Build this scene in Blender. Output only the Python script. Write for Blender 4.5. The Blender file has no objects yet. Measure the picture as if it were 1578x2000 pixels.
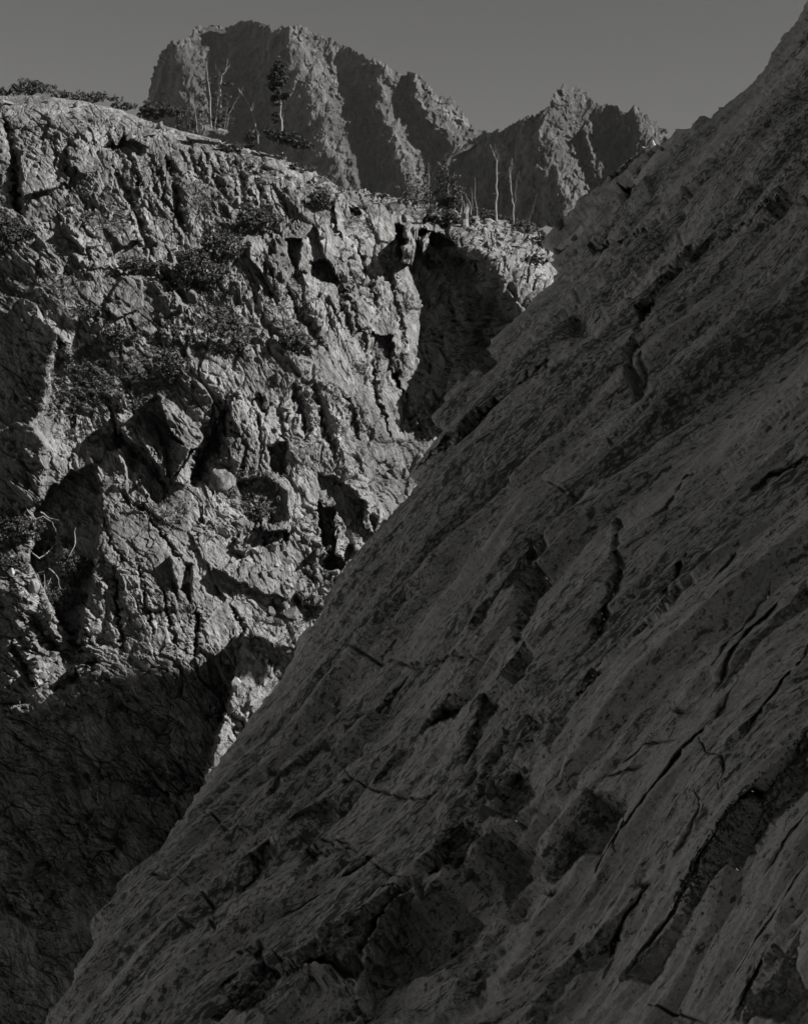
import bpy, bmesh, math, random
import numpy as np
from mathutils import Vector, Matrix, Quaternion

SC = bpy.context.scene
COL = SC.collection
R = math.radians

# ------------------------------------------------------------------ camera
F, CX, CY = 3078.0, 789.0, 1000.0          # focal length and centre in photo pixels
cam_d = bpy.data.cameras.new('camera')
cam = bpy.data.objects.new('camera', cam_d)
COL.objects.link(cam)
cam_d.sensor_fit = 'VERTICAL'
cam_d.sensor_height = 24.0
cam_d.lens = 24.0 * F / 2000.0
cam_d.clip_start = 0.2
cam_d.clip_end = 20000
cam.location = (0, 0, 0)
cam.rotation_euler = (R(90), 0, 0)
SC.camera = cam

# ------------------------------------------------------------------ light
SUN = Vector((0.79, -0.26, 0.555)).normalized()
sun_el = math.asin(SUN.z)
sun_az = math.atan2(SUN.x, SUN.y)           # clockwise from +Y
w = bpy.data.worlds.new('World')
SC.world = w
w.use_nodes = True
nt = w.node_tree
nt.nodes.clear()
sky = nt.nodes.new('ShaderNodeTexSky')
sky.sky_type = 'NISHITA'
sky.sun_disc = False
sky.sun_elevation = sun_el
sky.sun_rotation = sun_az
sky.altitude = 3000
sky.air_density = 1.0
sky.dust_density = 0.6
sep = nt.nodes.new('ShaderNodeSeparateColor')          # black and white film behind a red-orange filter
mixg = nt.nodes.new('ShaderNodeMath'); mixg.operation = 'MULTIPLY_ADD'
mixg.inputs[1].default_value = 0.08
mr = nt.nodes.new('ShaderNodeMath'); mr.operation = 'MULTIPLY'; mr.inputs[1].default_value = 0.92
comb = nt.nodes.new('ShaderNodeCombineColor')
tint = nt.nodes.new('ShaderNodeMix'); tint.data_type = 'RGBA'; tint.blend_type = 'MULTIPLY'
tint.inputs[0].default_value = 1.0
tint.inputs[7].default_value = (1.0, 0.992, 0.98, 1)
bg = nt.nodes.new('ShaderNodeBackground')
bg.inputs[1].default_value = 0.058
out = nt.nodes.new('ShaderNodeOutputWorld')
L = nt.links.new
L(sky.outputs[0], sep.inputs[0])
L(sep.outputs[0], mr.inputs[0])
L(sep.outputs[1], mixg.inputs[0]); L(mr.outputs[0], mixg.inputs[2])
for i in range(3):
    L(mixg.outputs[0], comb.inputs[i])
L(comb.outputs[0], tint.inputs[6])
L(tint.outputs[2], bg.inputs[0])
L(bg.outputs[0], out.inputs[0])

sd = bpy.data.lights.new('sun', 'SUN')
sd.energy = 5.0
sd.angle = R(0.53)
sd.color = (1.0, 0.985, 0.965)
so = bpy.data.objects.new('sun', sd)
COL.objects.link(so)
so.rotation_euler = (-SUN).to_track_quat('-Z', 'Y').to_euler()

SC.cycles.use_denoising = True
SC.view_settings.view_transform = 'Standard'
SC.view_settings.look = 'None'
SC.view_settings.exposure = 0.70
SC.view_settings.gamma = 1.0
SC.view_settings.use_curve_mapping = False

# ------------------------------------------------------------------ numpy noise
def _h(ix, iy, iz, seed):
    h = (ix.astype(np.int64) * 374761393 + iy.astype(np.int64) * 668265263 +
         iz * 2147483647 + seed * 974634533) & 0xFFFFFFFF
    h = ((h ^ (h >> 13)) * 1274126177) & 0xFFFFFFFF
    h = ((h ^ (h >> 16)) * 2246822519) & 0xFFFFFFFF
    return (h ^ (h >> 15)) & 0xFFFFFFFF

def rnd2(ix, iy, seed, k=0):
    return (_h(ix, iy, k * 7919 + 13, seed) & 0xFFFFFF).astype(np.float32) / 16777215.0

def vnoise(x, y, seed):
    """smooth 2-D gradient noise about -1..1"""
    x0 = np.floor(x); y0 = np.floor(y)
    fx = (x - x0).astype(np.float32); fy = (y - y0).astype(np.float32)
    ix = x0.astype(np.int64); iy = y0.astype(np.int64)
    u = fx * fx * fx * (fx * (fx * 6 - 15) + 10)
    v = fy * fy * fy * (fy * (fy * 6 - 15) + 10)
    def g(dx, dy):
        a = rnd2(ix + dx, iy + dy, seed) * 6.2831853
        return np.cos(a) * (fx - dx) + np.sin(a) * (fy - dy)
    a = g(0, 0); b = g(1, 0); c = g(0, 1); d = g(1, 1)
    return 1.5 * ((a + (b - a) * u) * (1 - v) + (c + (d - c) * u) * v)

def fbm(x, y, seed, octs=4, lac=2.03, gain=0.5, ridged=False):
    t = np.zeros(np.shape(x), np.float32); a = 1.0
    for o in range(octs):
        n = vnoise(x, y, seed + o * 17)
        if ridged:
            n = 1 - 2 * np.abs(n)
        t += a * n
        x = x * lac + 3.1; y = y * lac - 1.7; a *= gain
    return t

def facets(u, v, cell, seed, tilt=0.6, off=0.35, crack=0.0, cw=0.06, sq=False):
    """broken rock: every cell of a jittered lattice is a plane of its own height and tilt"""
    x = u / cell; y = v / cell
    ix = np.floor(x).astype(np.int64); iy = np.floor(y).astype(np.int64)
    d1 = np.full(x.shape, 9e9, np.float32); d2 = d1.copy()
    h = np.zeros(x.shape, np.float32)
    for dx in (-1, 0, 1):
        for dy in (-1, 0, 1):
            cx, cy = ix + dx, iy + dy
            px = cx + rnd2(cx, cy, seed, 1); py = cy + rnd2(cx, cy, seed, 2)
            ex = (x - px).astype(np.float32); ey = (y - py).astype(np.float32)
            d = np.maximum(np.abs(ex), np.abs(ey)) + 0.15 * np.minimum(np.abs(ex), np.abs(ey)) if sq else np.sqrt(ex * ex + ey * ey)
            gx = (rnd2(cx, cy, seed, 3) - 0.5) * 2 * tilt
            gy = (rnd2(cx, cy, seed, 4) - 0.5) * 2 * tilt
            o = (rnd2(cx, cy, seed, 5) - 0.5) * 2 * off
            hh = o + gx * ex + gy * ey
            near = d < d1
            d2 = np.where(near, d1, np.minimum(d2, d))
            h = np.where(near, hh, h)
            d1 = np.where(near, d, d1)
    if crack:
        e = d2 - d1
        h = h - crack * np.exp(-(e / cw) ** 2)
    return h * cell

def blocks(u, v, cell, seed, k=0.9, tilt=0.5, off=0.35):
    """upper hull of tilted pyramids: continuous, sharp creased rock"""
    x = u / cell; y = v / cell
    ix = np.floor(x).astype(np.int64); iy = np.floor(y).astype(np.int64)
    h = np.full(x.shape, -9e9, np.float32)
    for dx in (-1, 0, 1):
        for dy in (-1, 0, 1):
            cx, cy = ix + dx, iy + dy
            ex = (x - cx - rnd2(cx, cy, seed, 1)).astype(np.float32)
            ey = (y - cy - rnd2(cx, cy, seed, 2)).astype(np.float32)
            a = rnd2(cx, cy, seed, 6) * 3.14159
            c, s = np.cos(a), np.sin(a)
            q = np.maximum(np.abs(c * ex + s * ey), np.abs(c * ey - s * ex))
            hh = (rnd2(cx, cy, seed, 5) - 0.5) * 2 * off - k * q + \
                 (rnd2(cx, cy, seed, 3) - 0.5) * 2 * tilt * ex + (rnd2(cx, cy, seed, 4) - 0.5) * 2 * tilt * ey
            h = np.maximum(h, hh)
    return h * cell

def blur(A, n):
    A = A.copy()
    for _ in range(n):
        A[1:-1] = (A[:-2] + 2 * A[1:-1] + A[2:]) / 4
        A[:, 1:-1] = (A[:, :-2] + 2 * A[:, 1:-1] + A[:, 2:]) / 4
    return A

def sstep(a, b, x):
    t = np.clip((x - a) / (b - a), 0, 1)
    return t * t * (3 - 2 * t)

# ------------------------------------------------------------------ outlines and relief, in a map of each rock face
def seg_dist(x, y, pts):
    """distance to a polyline, signed side (+ left of travel on screen), nearest point"""
    best = np.full(x.shape, 9e9); sx = np.zeros(x.shape); sy = np.zeros(x.shape); side = np.ones(x.shape); tt = np.zeros(x.shape)
    n = len(pts) - 1
    for i in range(n):
        (ax, ay), (bx, by) = pts[i], pts[i + 1]
        vx, vy = bx - ax, by - ay
        l2 = vx * vx + vy * vy + 1e-9
        t = np.clip(((x - ax) * vx + (y - ay) * vy) / l2, 0, 1)
        qx, qy = ax + t * vx, ay + t * vy
        d = (x - qx) ** 2 + (y - qy) ** 2
        m = d < best - 1e-6
        best = np.where(m, d, best)
        sx = np.where(m, qx, sx); sy = np.where(m, qy, sy)
        cr = vx * (y - ay) - vy * (x - ax)
        side = np.where(m, np.where(cr < 0, 1.0, -1.0), side)
        tt = np.where(m, (i + t) / n, tt)
    return np.sqrt(best), side, sx, sy, tt

def in_poly(x, y, pts):
    ins = np.zeros(x.shape, bool)
    n = len(pts)
    for i in range(n):
        (ax, ay), (bx, by) = pts[i], pts[(i + 1) % n]
        if ay == by:
            continue
        m = ((ay > y) != (by > y)) & (x < (bx - ax) * (y - ay) / (by - ay) + ax)
        ins ^= m
    return ins

def tps(ctrl):
    c = np.array(ctrl, float)
    p = c[:, :2] / 500.0; z = c[:, 2]
    n = len(p)
    def K(a, b):
        r2 = ((a[:, None, :] - b[None]) ** 2).sum(-1)
        return 0.5 * r2 * np.log(r2 + 1e-12)
    A = np.zeros((n + 3, n + 3))
    A[:n, :n] = K(p, p) + np.eye(n) * 1e-4
    A[:n, n] = 1; A[:n, n + 1:] = p
    A[n:, :n] = A[:n, n:].T
    s = np.linalg.solve(A, np.concatenate([z, np.zeros(3)]))
    def f(x, y):
        q = np.stack([np.ravel(x), np.ravel(y)], 1) / 500.0
        return (K(q, p) @ s[:n] + s[n] + q @ s[n + 1:]).reshape(np.shape(x))
    return f

def lin_rbf(ctrl):
    c = np.array(ctrl, float)
    p = c[:, :2] / 100.0; z = c[:, 2]
    n = len(p)
    K = lambda a, b: -np.sqrt(((a[:, None, :] - b[None]) ** 2).sum(-1) + 1e-6)
    A = np.zeros((n + 1, n + 1)); A[:n, :n] = K(p, p) - np.eye(n) * 0.01; A[:n, n] = 1; A[n, :n] = 1
    s = np.linalg.solve(A, np.concatenate([z, [0]]))
    def f(x, y):
        q = np.stack([np.ravel(x), np.ravel(y)], 1) / 100.0
        o = np.empty(len(q))
        for i in range(0, len(q), 20000):
            o[i:i + 20000] = K(q[i:i + 20000], p) @ s[:n] + s[n]
        return o.reshape(np.shape(x))
    return f

class Face:
    """one rock mass: a fine grid of its front, rolled away behind its skyline"""
    def __init__(s, x0, x1, y0, y1, step, sil, depth, roll=(25, 1.5), back=(0.5, 0.15), keep=150, coarse=24, more=()):
        s.step, s.x0, s.y0 = step, x0, y0
        xs = np.concatenate([np.arange(x0, x1 + step, step)] + [np.array(m, float) for m in more]); ys = np.arange(y0, y1 + step, step)
        s.xs = xs; x1 = xs[-1]
        s.x, s.y = np.meshgrid(xs, ys)
        d, side, qx, qy, _ = seg_dist(s.x, s.y, sil)
        s.d = d * side                                # inside is on the left of travel
        outm = s.d < 0
        s.px = np.where(outm, qx - back[0] * (s.x - qx), s.x)
        s.py = np.where(outm, qy - back[0] * (s.y - qy), s.y)
        cx = np.where(outm, qx, s.x); cy = np.where(outm, qy, s.y)
        # depth on a coarse grid, interpolated
        gx = np.arange(x0 - 2 * coarse, x1 + 3 * coarse, coarse); gy = np.arange(y0 - 2 * coarse, y1 + 3 * coarse, coarse)
        GX, GY = np.meshgrid(gx, gy)
        G = np.exp(depth(GX, GY))
        fx = (cx - gx[0]) / coarse; fy = (cy - gy[0]) / coarse
        ix = np.clip(np.floor(fx).astype(int), 0, len(gx) - 2); iy = np.clip(np.floor(fy).astype(int), 0, len(gy) - 2)
        fx = fx - ix; fy = fy - iy
        s.qd = np.stack([s.x - qx, s.y - qy], -1) * np.where(outm, 1.0, -1.0)[..., None]
        s.cx, s.cy = cx, cy
        s.Y = (G[iy, ix] * (1 - fx) + G[iy, ix + 1] * fx) * (1 - fy) + (G[iy + 1, ix] * (1 - fx) + G[iy + 1, ix + 1] * fx) * fy
        s.Yb = s.Y.copy()
        q = np.clip(1 - np.maximum(s.d, 0) / roll[0], 0, 1)
        s.Y += roll[1] * (1 - np.sqrt(np.maximum(1 - q * q, 0)))
        s.Y += np.where(outm, -s.d * back[1], 0)
        s.keep = s.d > -keep
        s.lip = 1.5; s.blunt = 0.45
        s.D = np.zeros_like(s.Y)
        s.H = np.zeros_like(s.Y)
    def box(s, pts, pad):
        X = [p[0] for p in pts]; Yv = [p[1] for p in pts]
        i0 = max(0, int((min(Yv) - pad - s.y0) / s.step)); i1 = max(0, int((max(Yv) + pad - s.y0) / s.step) + 2)
        j0 = max(0, int((min(X) - pad - s.x0) / s.step)); j1 = max(0, int((max(X) + pad - s.x0) / s.step) + 2)
        return slice(i0, i1), slice(j0, j1)
    def wob(s, b, amp, sc=18.0, seed=5):
        x, y = s.x[b], s.y[b]
        return x + amp * fbm(x / sc, y / sc, seed, 3), y + amp * fbm(x / sc, y / sc, seed + 50, 3)
    def poly(s, pts, amp, tx=0.0, ty=0.0, soft=2.0, wob=3.0):
        b = s.box(pts, soft + wob + 6)
        if s.x[b].size == 0: return
        x, y = s.wob(b, wob)
        d = seg_dist(x, y, list(pts) + [pts[0]])[0] * np.where(in_poly(x, y, pts), 1, -1)
        xc = sum(p[0] for p in pts) / len(pts); yc = sum(p[1] for p in pts) / len(pts)
        s.D[b] += sstep(-soft, soft, d) * (amp + tx * (x - xc) / 100 + ty * (y - yc) / 100)
    def bump(s, cx, cy, rx, ry, ang, amp, power=2.0, wob=4.0):
        m = max(rx, ry) * 1.6
        b = s.box([(cx - m, cy - m), (cx + m, cy + m)], 0)
        if s.x[b].size == 0: return
        x, y = s.wob(b, wob)
        c, sn = math.cos(R(ang)), math.sin(R(ang))
        u = ((x - cx) * c + (y - cy) * sn) / rx; v = ((y - cy) * c - (x - cx) * sn) / ry
        s.D[b] += amp * np.exp(-(u * u + v * v) ** (power / 2))
    def groove(s, pts, depth, width, wob=6.5, sc=13.0):
        b = s.box(pts, width * 3 + wob + 4)
        if s.x[b].size == 0: return
        x, y = s.wob(b, wob, sc)
        d, _, _, _, t = seg_dist(x, y, pts)
        k = np.clip(4 * np.minimum(t, 1 - t) + s.blunt, 0.02, 1)
        s.D[b] -= depth * k * np.exp(-(d / (width * k)) ** 2)
    def stepup(s, pts, amp, width, wob=4.0, sc=22.0):
        """raise the left side of a line: sharp along the line, dying away over width"""
        b = s.box(pts, width * 3)
        if s.x[b].size == 0: return
        x, y = s.wob(b, wob, sc)
        d, side, _, _, t = seg_dist(x, y, pts)
        k = np.clip(5 * np.minimum(t, 1 - t), 0, 1)
        sd_ = d * side
        s.D[b] += amp * k * np.where(sd_ > 0, np.exp(-sd_ / width), np.exp(sd_ / s.lip))
    def base(s, Y):
        return np.stack([(s.px - CX) / F * Y, Y, (CY - s.py) / F * Y], -1)
    def finish(s, name, mat, smooth=False, cut=None, edge=14.0):
        B0 = np.stack([(s.x - CX) / F * s.Yb, s.Yb, (CY - s.y) / F * s.Yb], -1)
        du = np.gradient(B0, axis=1); dv = np.gradient(B0, axis=0)
        N = np.cross(du, dv)
        N /= np.linalg.norm(N, axis=-1, keepdims=True) + 1e-12
        N = np.where((N * B0).sum(-1, keepdims=True) > 0, -N, N)
        # towards the skyline the rock also swells outwards across it
        od = s.qd / (np.linalg.norm(s.qd, axis=-1, keepdims=True) + 1e-6)
        e = np.exp(-(s.d / (edge if edge else 14.0)) ** 2)[..., None]
        N = N + e * np.stack([od[..., 0], np.zeros_like(s.x), -od[..., 1]], -1) * 0.9
        for k in range(4):
            N[1:-1, 1:-1] = (N[1:-1, 1:-1] * 2 + N[:-2, 1:-1] + N[2:, 1:-1] + N[1:-1, :-2] + N[1:-1, 2:]) / 6
        N /= np.linalg.norm(N, axis=-1, keepdims=True) + 1e-12
        s.H *= 1 - sstep(4, 30, -s.d)
        s.D *= 1 - sstep(0, 20, -s.d)
        s.P = s.base(s.Y - s.D) + N * s.H[..., None]
        s.N = N
        keep = s.keep if cut is None else s.keep & cut
        ny, nx = s.x.shape
        idx = np.full((ny, nx), -1, np.int64)
        idx[keep] = np.arange(keep.sum())
        a, b_, c, d_ = idx[:-1, :-1], idx[:-1, 1:], idx[1:, 1:], idx[1:, :-1]
        ok = (a >= 0) & (b_ >= 0) & (c >= 0) & (d_ >= 0)
        q = np.stack([a[ok], d_[ok], c[ok], b_[ok]], 1).astype(np.int32)
        me = bpy.data.meshes.new(name)
        V = s.P[keep].astype(np.float32)
        me.vertices.add(len(V)); me.vertices.foreach_set('co', V.ravel())
        me.loops.add(q.size); me.loops.foreach_set('vertex_index', q.ravel())
        me.polygons.add(len(q))
        me.polygons.foreach_set('loop_start', np.arange(0, q.size, 4, dtype=np.int32))
        me.polygons.foreach_set('loop_total', np.full(len(q), 4, np.int32))
        me.polygons.foreach_set('use_smooth', np.full(len(q), smooth, bool))
        me.update(calc_edges=True)
        me.materials.append(mat)
        o = bpy.data.objects.new(name, me)
        COL.objects.link(o)
        o['kind'] = 'structure'
        s.obj = o
        return o
    def at(s, x, y):
        i = int(round((y - s.y0) / s.step)); j = int(np.searchsorted(s.xs, x))
        i = max(0, min(s.P.shape[0] - 1, i)); j = max(0, min(s.P.shape[1] - 1, j))
        return Vector(s.P[i, j]), Vector(s.N[i, j])

# ------------------------------------------------------------------ materials
WARM = (1.0, 0.99, 0.975)
def grey(v): return (v * WARM[0], v * WARM[1], v * WARM[2], 1)

class NT:
    def __init__(s, name, rough=0.9):
        s.m = bpy.data.materials.new(name); s.m.use_nodes = True
        s.t = s.m.node_tree; s.t.nodes.clear()
        s.out = s.t.nodes.new('ShaderNodeOutputMaterial')
        s.b = s.t.nodes.new('ShaderNodeBsdfPrincipled')
        s.b.inputs['Roughness'].default_value = rough
        s.b.inputs['Specular IOR Level'].default_value = 0.2
        s.l(s.b.outputs[0], s.out.inputs[0])
        s.geo = s.t.nodes.new('ShaderNodeNewGeometry')
    def l(s, a, b): s.t.links.new(a, b)
    def axes(s, dirs, scales):
        """coordinates along three directions of the place, each with its own scale"""
        c = s.t.nodes.new('ShaderNodeCombineXYZ')
        for i, (d, k) in enumerate(zip(dirs, scales)):
            n = s.t.nodes.new('ShaderNodeVectorMath'); n.operation = 'DOT_PRODUCT'
            v = Vector(d).normalized() * k
            n.inputs[1].default_value = v
            s.l(s.geo.outputs['Position'], n.inputs[0]); s.l(n.outputs['Value'], c.inputs[i])
        return c.outputs[0]
    def noise(s, vec, scale, detail=5, rough=0.55, dist=0.0, typ='FBM'):
        n = s.t.nodes.new('ShaderNodeTexNoise')
        n.noise_type = typ
        n.inputs['Scale'].default_value = scale; n.inputs['Detail'].default_value = detail
        n.inputs['Roughness'].default_value = rough; n.inputs['Distortion'].default_value = dist
        s.l(vec, n.inputs['Vector'])
        return n.outputs[0]
    def voro(s, vec, scale, feature='F1'):
        n = s.t.nodes.new('ShaderNodeTexVoronoi'); n.feature = feature
        n.inputs['Scale'].default_value = scale
        s.l(vec, n.inputs['Vector'])
        return n.outputs['Distance']
    def ramp(s, v, stops):
        n = s.t.nodes.new('ShaderNodeValToRGB')
        e = n.color_ramp.elements
        while len(e) < len(stops): e.new(0.5)
        for k, (p, c) in enumerate(stops):
            e[k].position = p; e[k].color = c if isinstance(c, tuple) else grey(c)
        s.l(v, n.inputs[0])
        return n.outputs[0]
    def mix(s, fac, a, b, mode='MIX'):
        n = s.t.nodes.new('ShaderNodeMix'); n.data_type = 'RGBA'; n.blend_type = mode
        for i, v in ((0, fac), (6, a), (7, b)):
            if hasattr(v, 'node'): s.l(v, n.inputs[i])
            elif isinstance(v, tuple) or i == 0: n.inputs[i].default_value = v
            else: n.inputs[i].default_value = grey(v)
        return n.outputs[2]
    def math(s, op, a, b):
        n = s.t.nodes.new('ShaderNodeMath'); n.operation = op
        if op == 'MULTIPLY_ADD': n.inputs[2].default_value = 0.5
        for i, v in enumerate((a, b)):
            if hasattr(v, 'node'): s.l(v, n.inputs[i])
            else: n.inputs[i].default_value = v
        return n.outputs[0]
    def bump(s, h, dist, strength=1.0, prev=None):
        n = s.t.nodes.new('ShaderNodeBump')
        n.inputs['Strength'].default_value = strength; n.inputs['Distance'].default_value = dist
        s.l(h, n.inputs['Height'])
        if prev is not None: s.l(prev, n.inputs['Normal'])
        return n.outputs[0]

def white(v): return (v, v, v, 1)

def cliff_material(name, lo, hi, dirs, bumpd=0.06, stain=0.55, sc=1.0):
    m = NT(name)
    p = m.axes(dirs, (1, 1, 1))
    ps = m.axes(dirs, (0.35, 1.0, 1.0))
    big = m.noise(ps, 0.22 * sc, 5, 0.6)
    mid = m.noise(ps, 1.3 * sc, 8, 0.72, 0.5)
    fine = m.noise(ps, 5 * sc, 7, 0.8, 0.4)
    c = m.ramp(mid, [(0.34, lo), (0.50, (lo + hi) / 2), (0.64, hi)])
    c = m.mix(1.0, c, m.ramp(big, [(0.36, white(0.6)), (0.6, white(1.1))]), 'MULTIPLY')
    c = m.mix(1.0, c, m.ramp(fine, [(0.36, white(0.30)), (0.46, white(0.85)), (0.55, white(1.1)), (0.64, white(1.5))]), 'MULTIPLY')
    lich = m.ramp(m.noise(ps, 2.6 * sc, 7, 0.8, 0.3), [(0.50, white(0)), (0.56, white(1))])
    lmask = m.ramp(m.noise(p, 0.30 * sc, 4, 0.6), [(0.42, white(0)), (0.58, white(stain))])
    c = m.mix(m.mix(1.0, lich, lmask, 'MULTIPLY'), c, lo * 0.30)
    m.l(c, m.b.inputs['Base Color'])
    n2 = m.bump(fine, bumpd, 1.0)
    m.l(n2, m.b.inputs['Normal'])
    return m.m

SN = Vector((-.69, -.14, .71)).normalized()             # the big slab's face
SLOPE = Vector((0.70, 0.13, 0.69)); SLOPE = (SLOPE - SN * SLOPE.dot(SN)).normalized()   # up its dip
SACROSS = SN.cross(SLOPE).normalized()

def slab_material():
    m = NT('slab_granite', 0.8)
    dirs = (SLOPE, SACROSS, SN)
    p = m.axes(dirs, (1, 1, 1))
    ps = m.axes(dirs, (0.16, 1.0, 0.8))
    pm = m.axes(dirs, (0.30, 1.0, 0.9))
    p45 = m.axes(dirs, (0.42, 1.0, 0.8))
    grain = m.noise(p, 20, 7, 0.8)
    streak = m.noise(ps, 3.2, 8, 0.75, 0.3)
    big = m.noise(ps, 0.35, 4, 0.55)
    c = m.ramp(streak, [(0.36, 0.44), (0.5, 0.57), (0.62, 0.65)])
    c = m.mix(1.0, c, m.ramp(big, [(0.35, white(0.85)), (0.6, white(1.05))]), 'MULTIPLY')
    c = m.mix(1.0, c, m.ramp(grain, [(0.36, white(0.6)), (0.5, white(1.0)), (0.66, white(1.25))]), 'MULTIPLY')
    # dark lichen in small flecks drawn out along the dip, thick in some bands, thin on the fresh plates low down
    band = m.noise(ps, 0.40, 5, 0.65)
    hz = m.t.nodes.new('ShaderNodeSeparateXYZ'); m.l(m.geo.outputs['Position'], hz.inputs[0])
    low = m.ramp(m.math('MULTIPLY', hz.outputs[1], 0.03), [(0.38, white(0.075)), (0.62, white(0.015)), (0.85, white(0.0))])
    def flecks(scale, d, r, lo_, hi_, k):
        lo_ -= 0.013; hi_ -= 0.011
        n = m.noise(p45, scale, d, r, 0.45)
        t = m.math('SUBTRACT', n, m.math('MULTIPLY', m.math('SUBTRACT', 0.5, band), k))
        t = m.math('SUBTRACT', t, low)
        return m.ramp(t, [(lo_, white(0)), (hi_, white(0.9))]), n
    f1, fleck = flecks(6.5, 5, 0.7, 0.57, 0.60, 0.45)
    f2, _ = flecks(13.0, 4, 0.7, 0.545, 0.58, 0.4)
    f3, _ = flecks(22.0, 3, 0.65, 0.56, 0.61, 0.4)
    c = m.mix(f3, c, 0.17)
    c = m.mix(f2, c, 0.11)
    c = m.mix(f1, c, 0.09)
    m.l(c, m.b.inputs['Base Color'])
    n1 = m.bump(streak, 0.08, 0.7)
    n2 = m.bump(fleck, 0.05, 0.6, n1)
    n3 = m.bump(grain, 0.012, 0.6, n2)
    m.l(n3, m.b.inputs['Normal'])
    return m.m

def peak_material():
    m = NT('mountain_rock')
    dirs = ((1, 0, 0), (0, 1, 0), (0, 0, 1))
    p = m.axes(dirs, (1, 1, 1)); ps = m.axes(dirs, (1, 1, 0.35))
    c = m.ramp(m.noise(ps, 0.035, 7, 0.7), [(0.36, 0.04), (0.5, 0.075), (0.62, 0.145)])
    c = m.mix(1.0, c, m.ramp(m.noise(p, 0.010, 4, 0.6), [(0.35, white(0.65)), (0.62, white(1.15))]), 'MULTIPLY')
    m.l(c, m.b.inputs['Base Color'])
    m.l(m.bump(m.noise(ps, 0.06, 7, 0.75), 10, 0.9), m.b.inputs['Normal'])
    return m.m

def simple(name, lo, hi, scale, rough=0.85, zs=1.0, trans=0.0):
    m = NT(name, rough)
    p = m.axes(((1, 0, 0), (0, 1, 0), (0, 0, 1)), (1, 1, zs))
    n = m.noise(p, scale, 5, 0.65)
    m.l(m.ramp(n, [(0.3, lo), (0.7, hi)]), m.b.inputs['Base Color'])
    m.l(m.bump(n, 0.02, 0.6), m.b.inputs['Normal'])
    return m.m

FOL = Vector((0.42, 0.1, -0.9)).normalized()
DC = (FOL, FOL.cross(Vector((0, -1, 0.3))).normalized(), Vector((0, -1, 0.3)).normalized())
M_CLIFF = cliff_material('cliff_rock', 0.09, 0.285, DC, 0.06, 0.75)
M_LEDGE = cliff_material('ledge_rock', 0.10, 0.26, DC)
M_STONE = cliff_material('stone_rock', 0.12, 0.31, DC, 0.04, 0.35, 1.3)
M_SLAB = slab_material()
M_PEAK = peak_material()
M_NEEDLE = simple('dark_needles', 0.030, 0.075, 5)
M_LEAF = simple('shrub_leaves', 0.035, 0.10, 6)
M_HEATH = simple('heath_leaves', 0.035, 0.10, 4)
M_BARK = simple('grey_bark', 0.10, 0.24, 8, zs=0.2)
M_DEAD = simple('bleached_wood', 0.14, 0.30, 9, zs=0.2)
M_GRASS = simple('dry_grass', 0.08, 0.18, 7)
M_SKYBLOCK = simple('sky_block_dark', 0.02, 0.05, 0.2)  # near-black so the added slope bounces little sunlight into the shade
M_GROUND = simple('valley_ground', 0.10, 0.20, 0.05)

LN = lambda rows: [(a, b, math.log(c)) for a, b, c in rows]

# ------------------------------------------------------------------ ground
gm = bpy.data.meshes.new('ground')
gm.from_pydata([(-1250, -210, -60), (1250, -210, -60), (1250, 3400, -60), (-1250, 3400, -60)], [], [(0, 1, 2, 3)])
gm.materials.append(M_GROUND)
g = bpy.data.objects.new('ground', gm); COL.objects.link(g); g['kind'] = 'structure'

# ------------------------------------------------------------------ far mountains
def mountain(name, sil, x0, x1, y0, y1, Y0, lean, ribs, edge_noise, seed):
    dep = lambda x, y: np.log(Y0 - (y - 250) * lean + 0 * x)
    f = Face(x0, x1, y0, y1, 1.6, sil, dep, roll=(14, 10), back=(0.6, 2.0), keep=60)
    ctrl = []
    for pts, a in ribs:
        for (ax, ay), (bx, by) in zip(pts[:-1], pts[1:]):
            n = max(1, int(math.hypot(bx - ax, by - ay) / 14))
            for k in range(n):
                ctrl.append((ax + (bx - ax) * k / n, ay + (by - ay) * k / n, a))
        ctrl.append((pts[-1][0], pts[-1][1], a))
    rb = lin_rbf(ctrl)
    wx = f.x + 11 * fbm(f.x / 26, f.y / 26, seed, 5); wy = f.y + 11 * fbm(f.x / 22, f.y / 22, seed + 9, 4)
    f.D = rb(wx, wy) * 2.1 + 9 * fbm(f.x / 30 + f.y / 60, f.y / 55, seed + 31, 4, ridged=True)
    u = f.x + 0.25 * f.y; v = f.y * 0.45
    f.H = 0.45 * facets(u + 6 * fbm(f.x / 15, f.y / 15, seed + 3, 3), v + 0.3 * f.x, 22, seed + 1, 0.45, 0.12) \
        + 0.40 * facets(u + 3 * fbm(f.x / 9, f.y / 9, seed + 4, 2), v + 0.2 * f.x, 9, seed + 2, 0.6, 0.2) \
        + 0.45 * facets(u, v, 4.2, seed + 7, 0.7, 0.3)
    f.H *= 0.55 + 0.5 * fbm(f.x / 40, f.y / 40, seed + 21, 3)
    f.H += edge_noise * fbm(f.x / 24, f.y / 36, seed + 5, 5, ridged=True)
    edge = np.exp(-np.abs(f.d) / 8.0)
    f.H += edge * (3.5 * fbm(f.x / 11, f.y / 11, seed + 8, 4) + 0.6 * facets(f.x, f.y, 8, seed + 12, 0.3, 0.5))
    return f, f.finish(name, M_PEAK)

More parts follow.
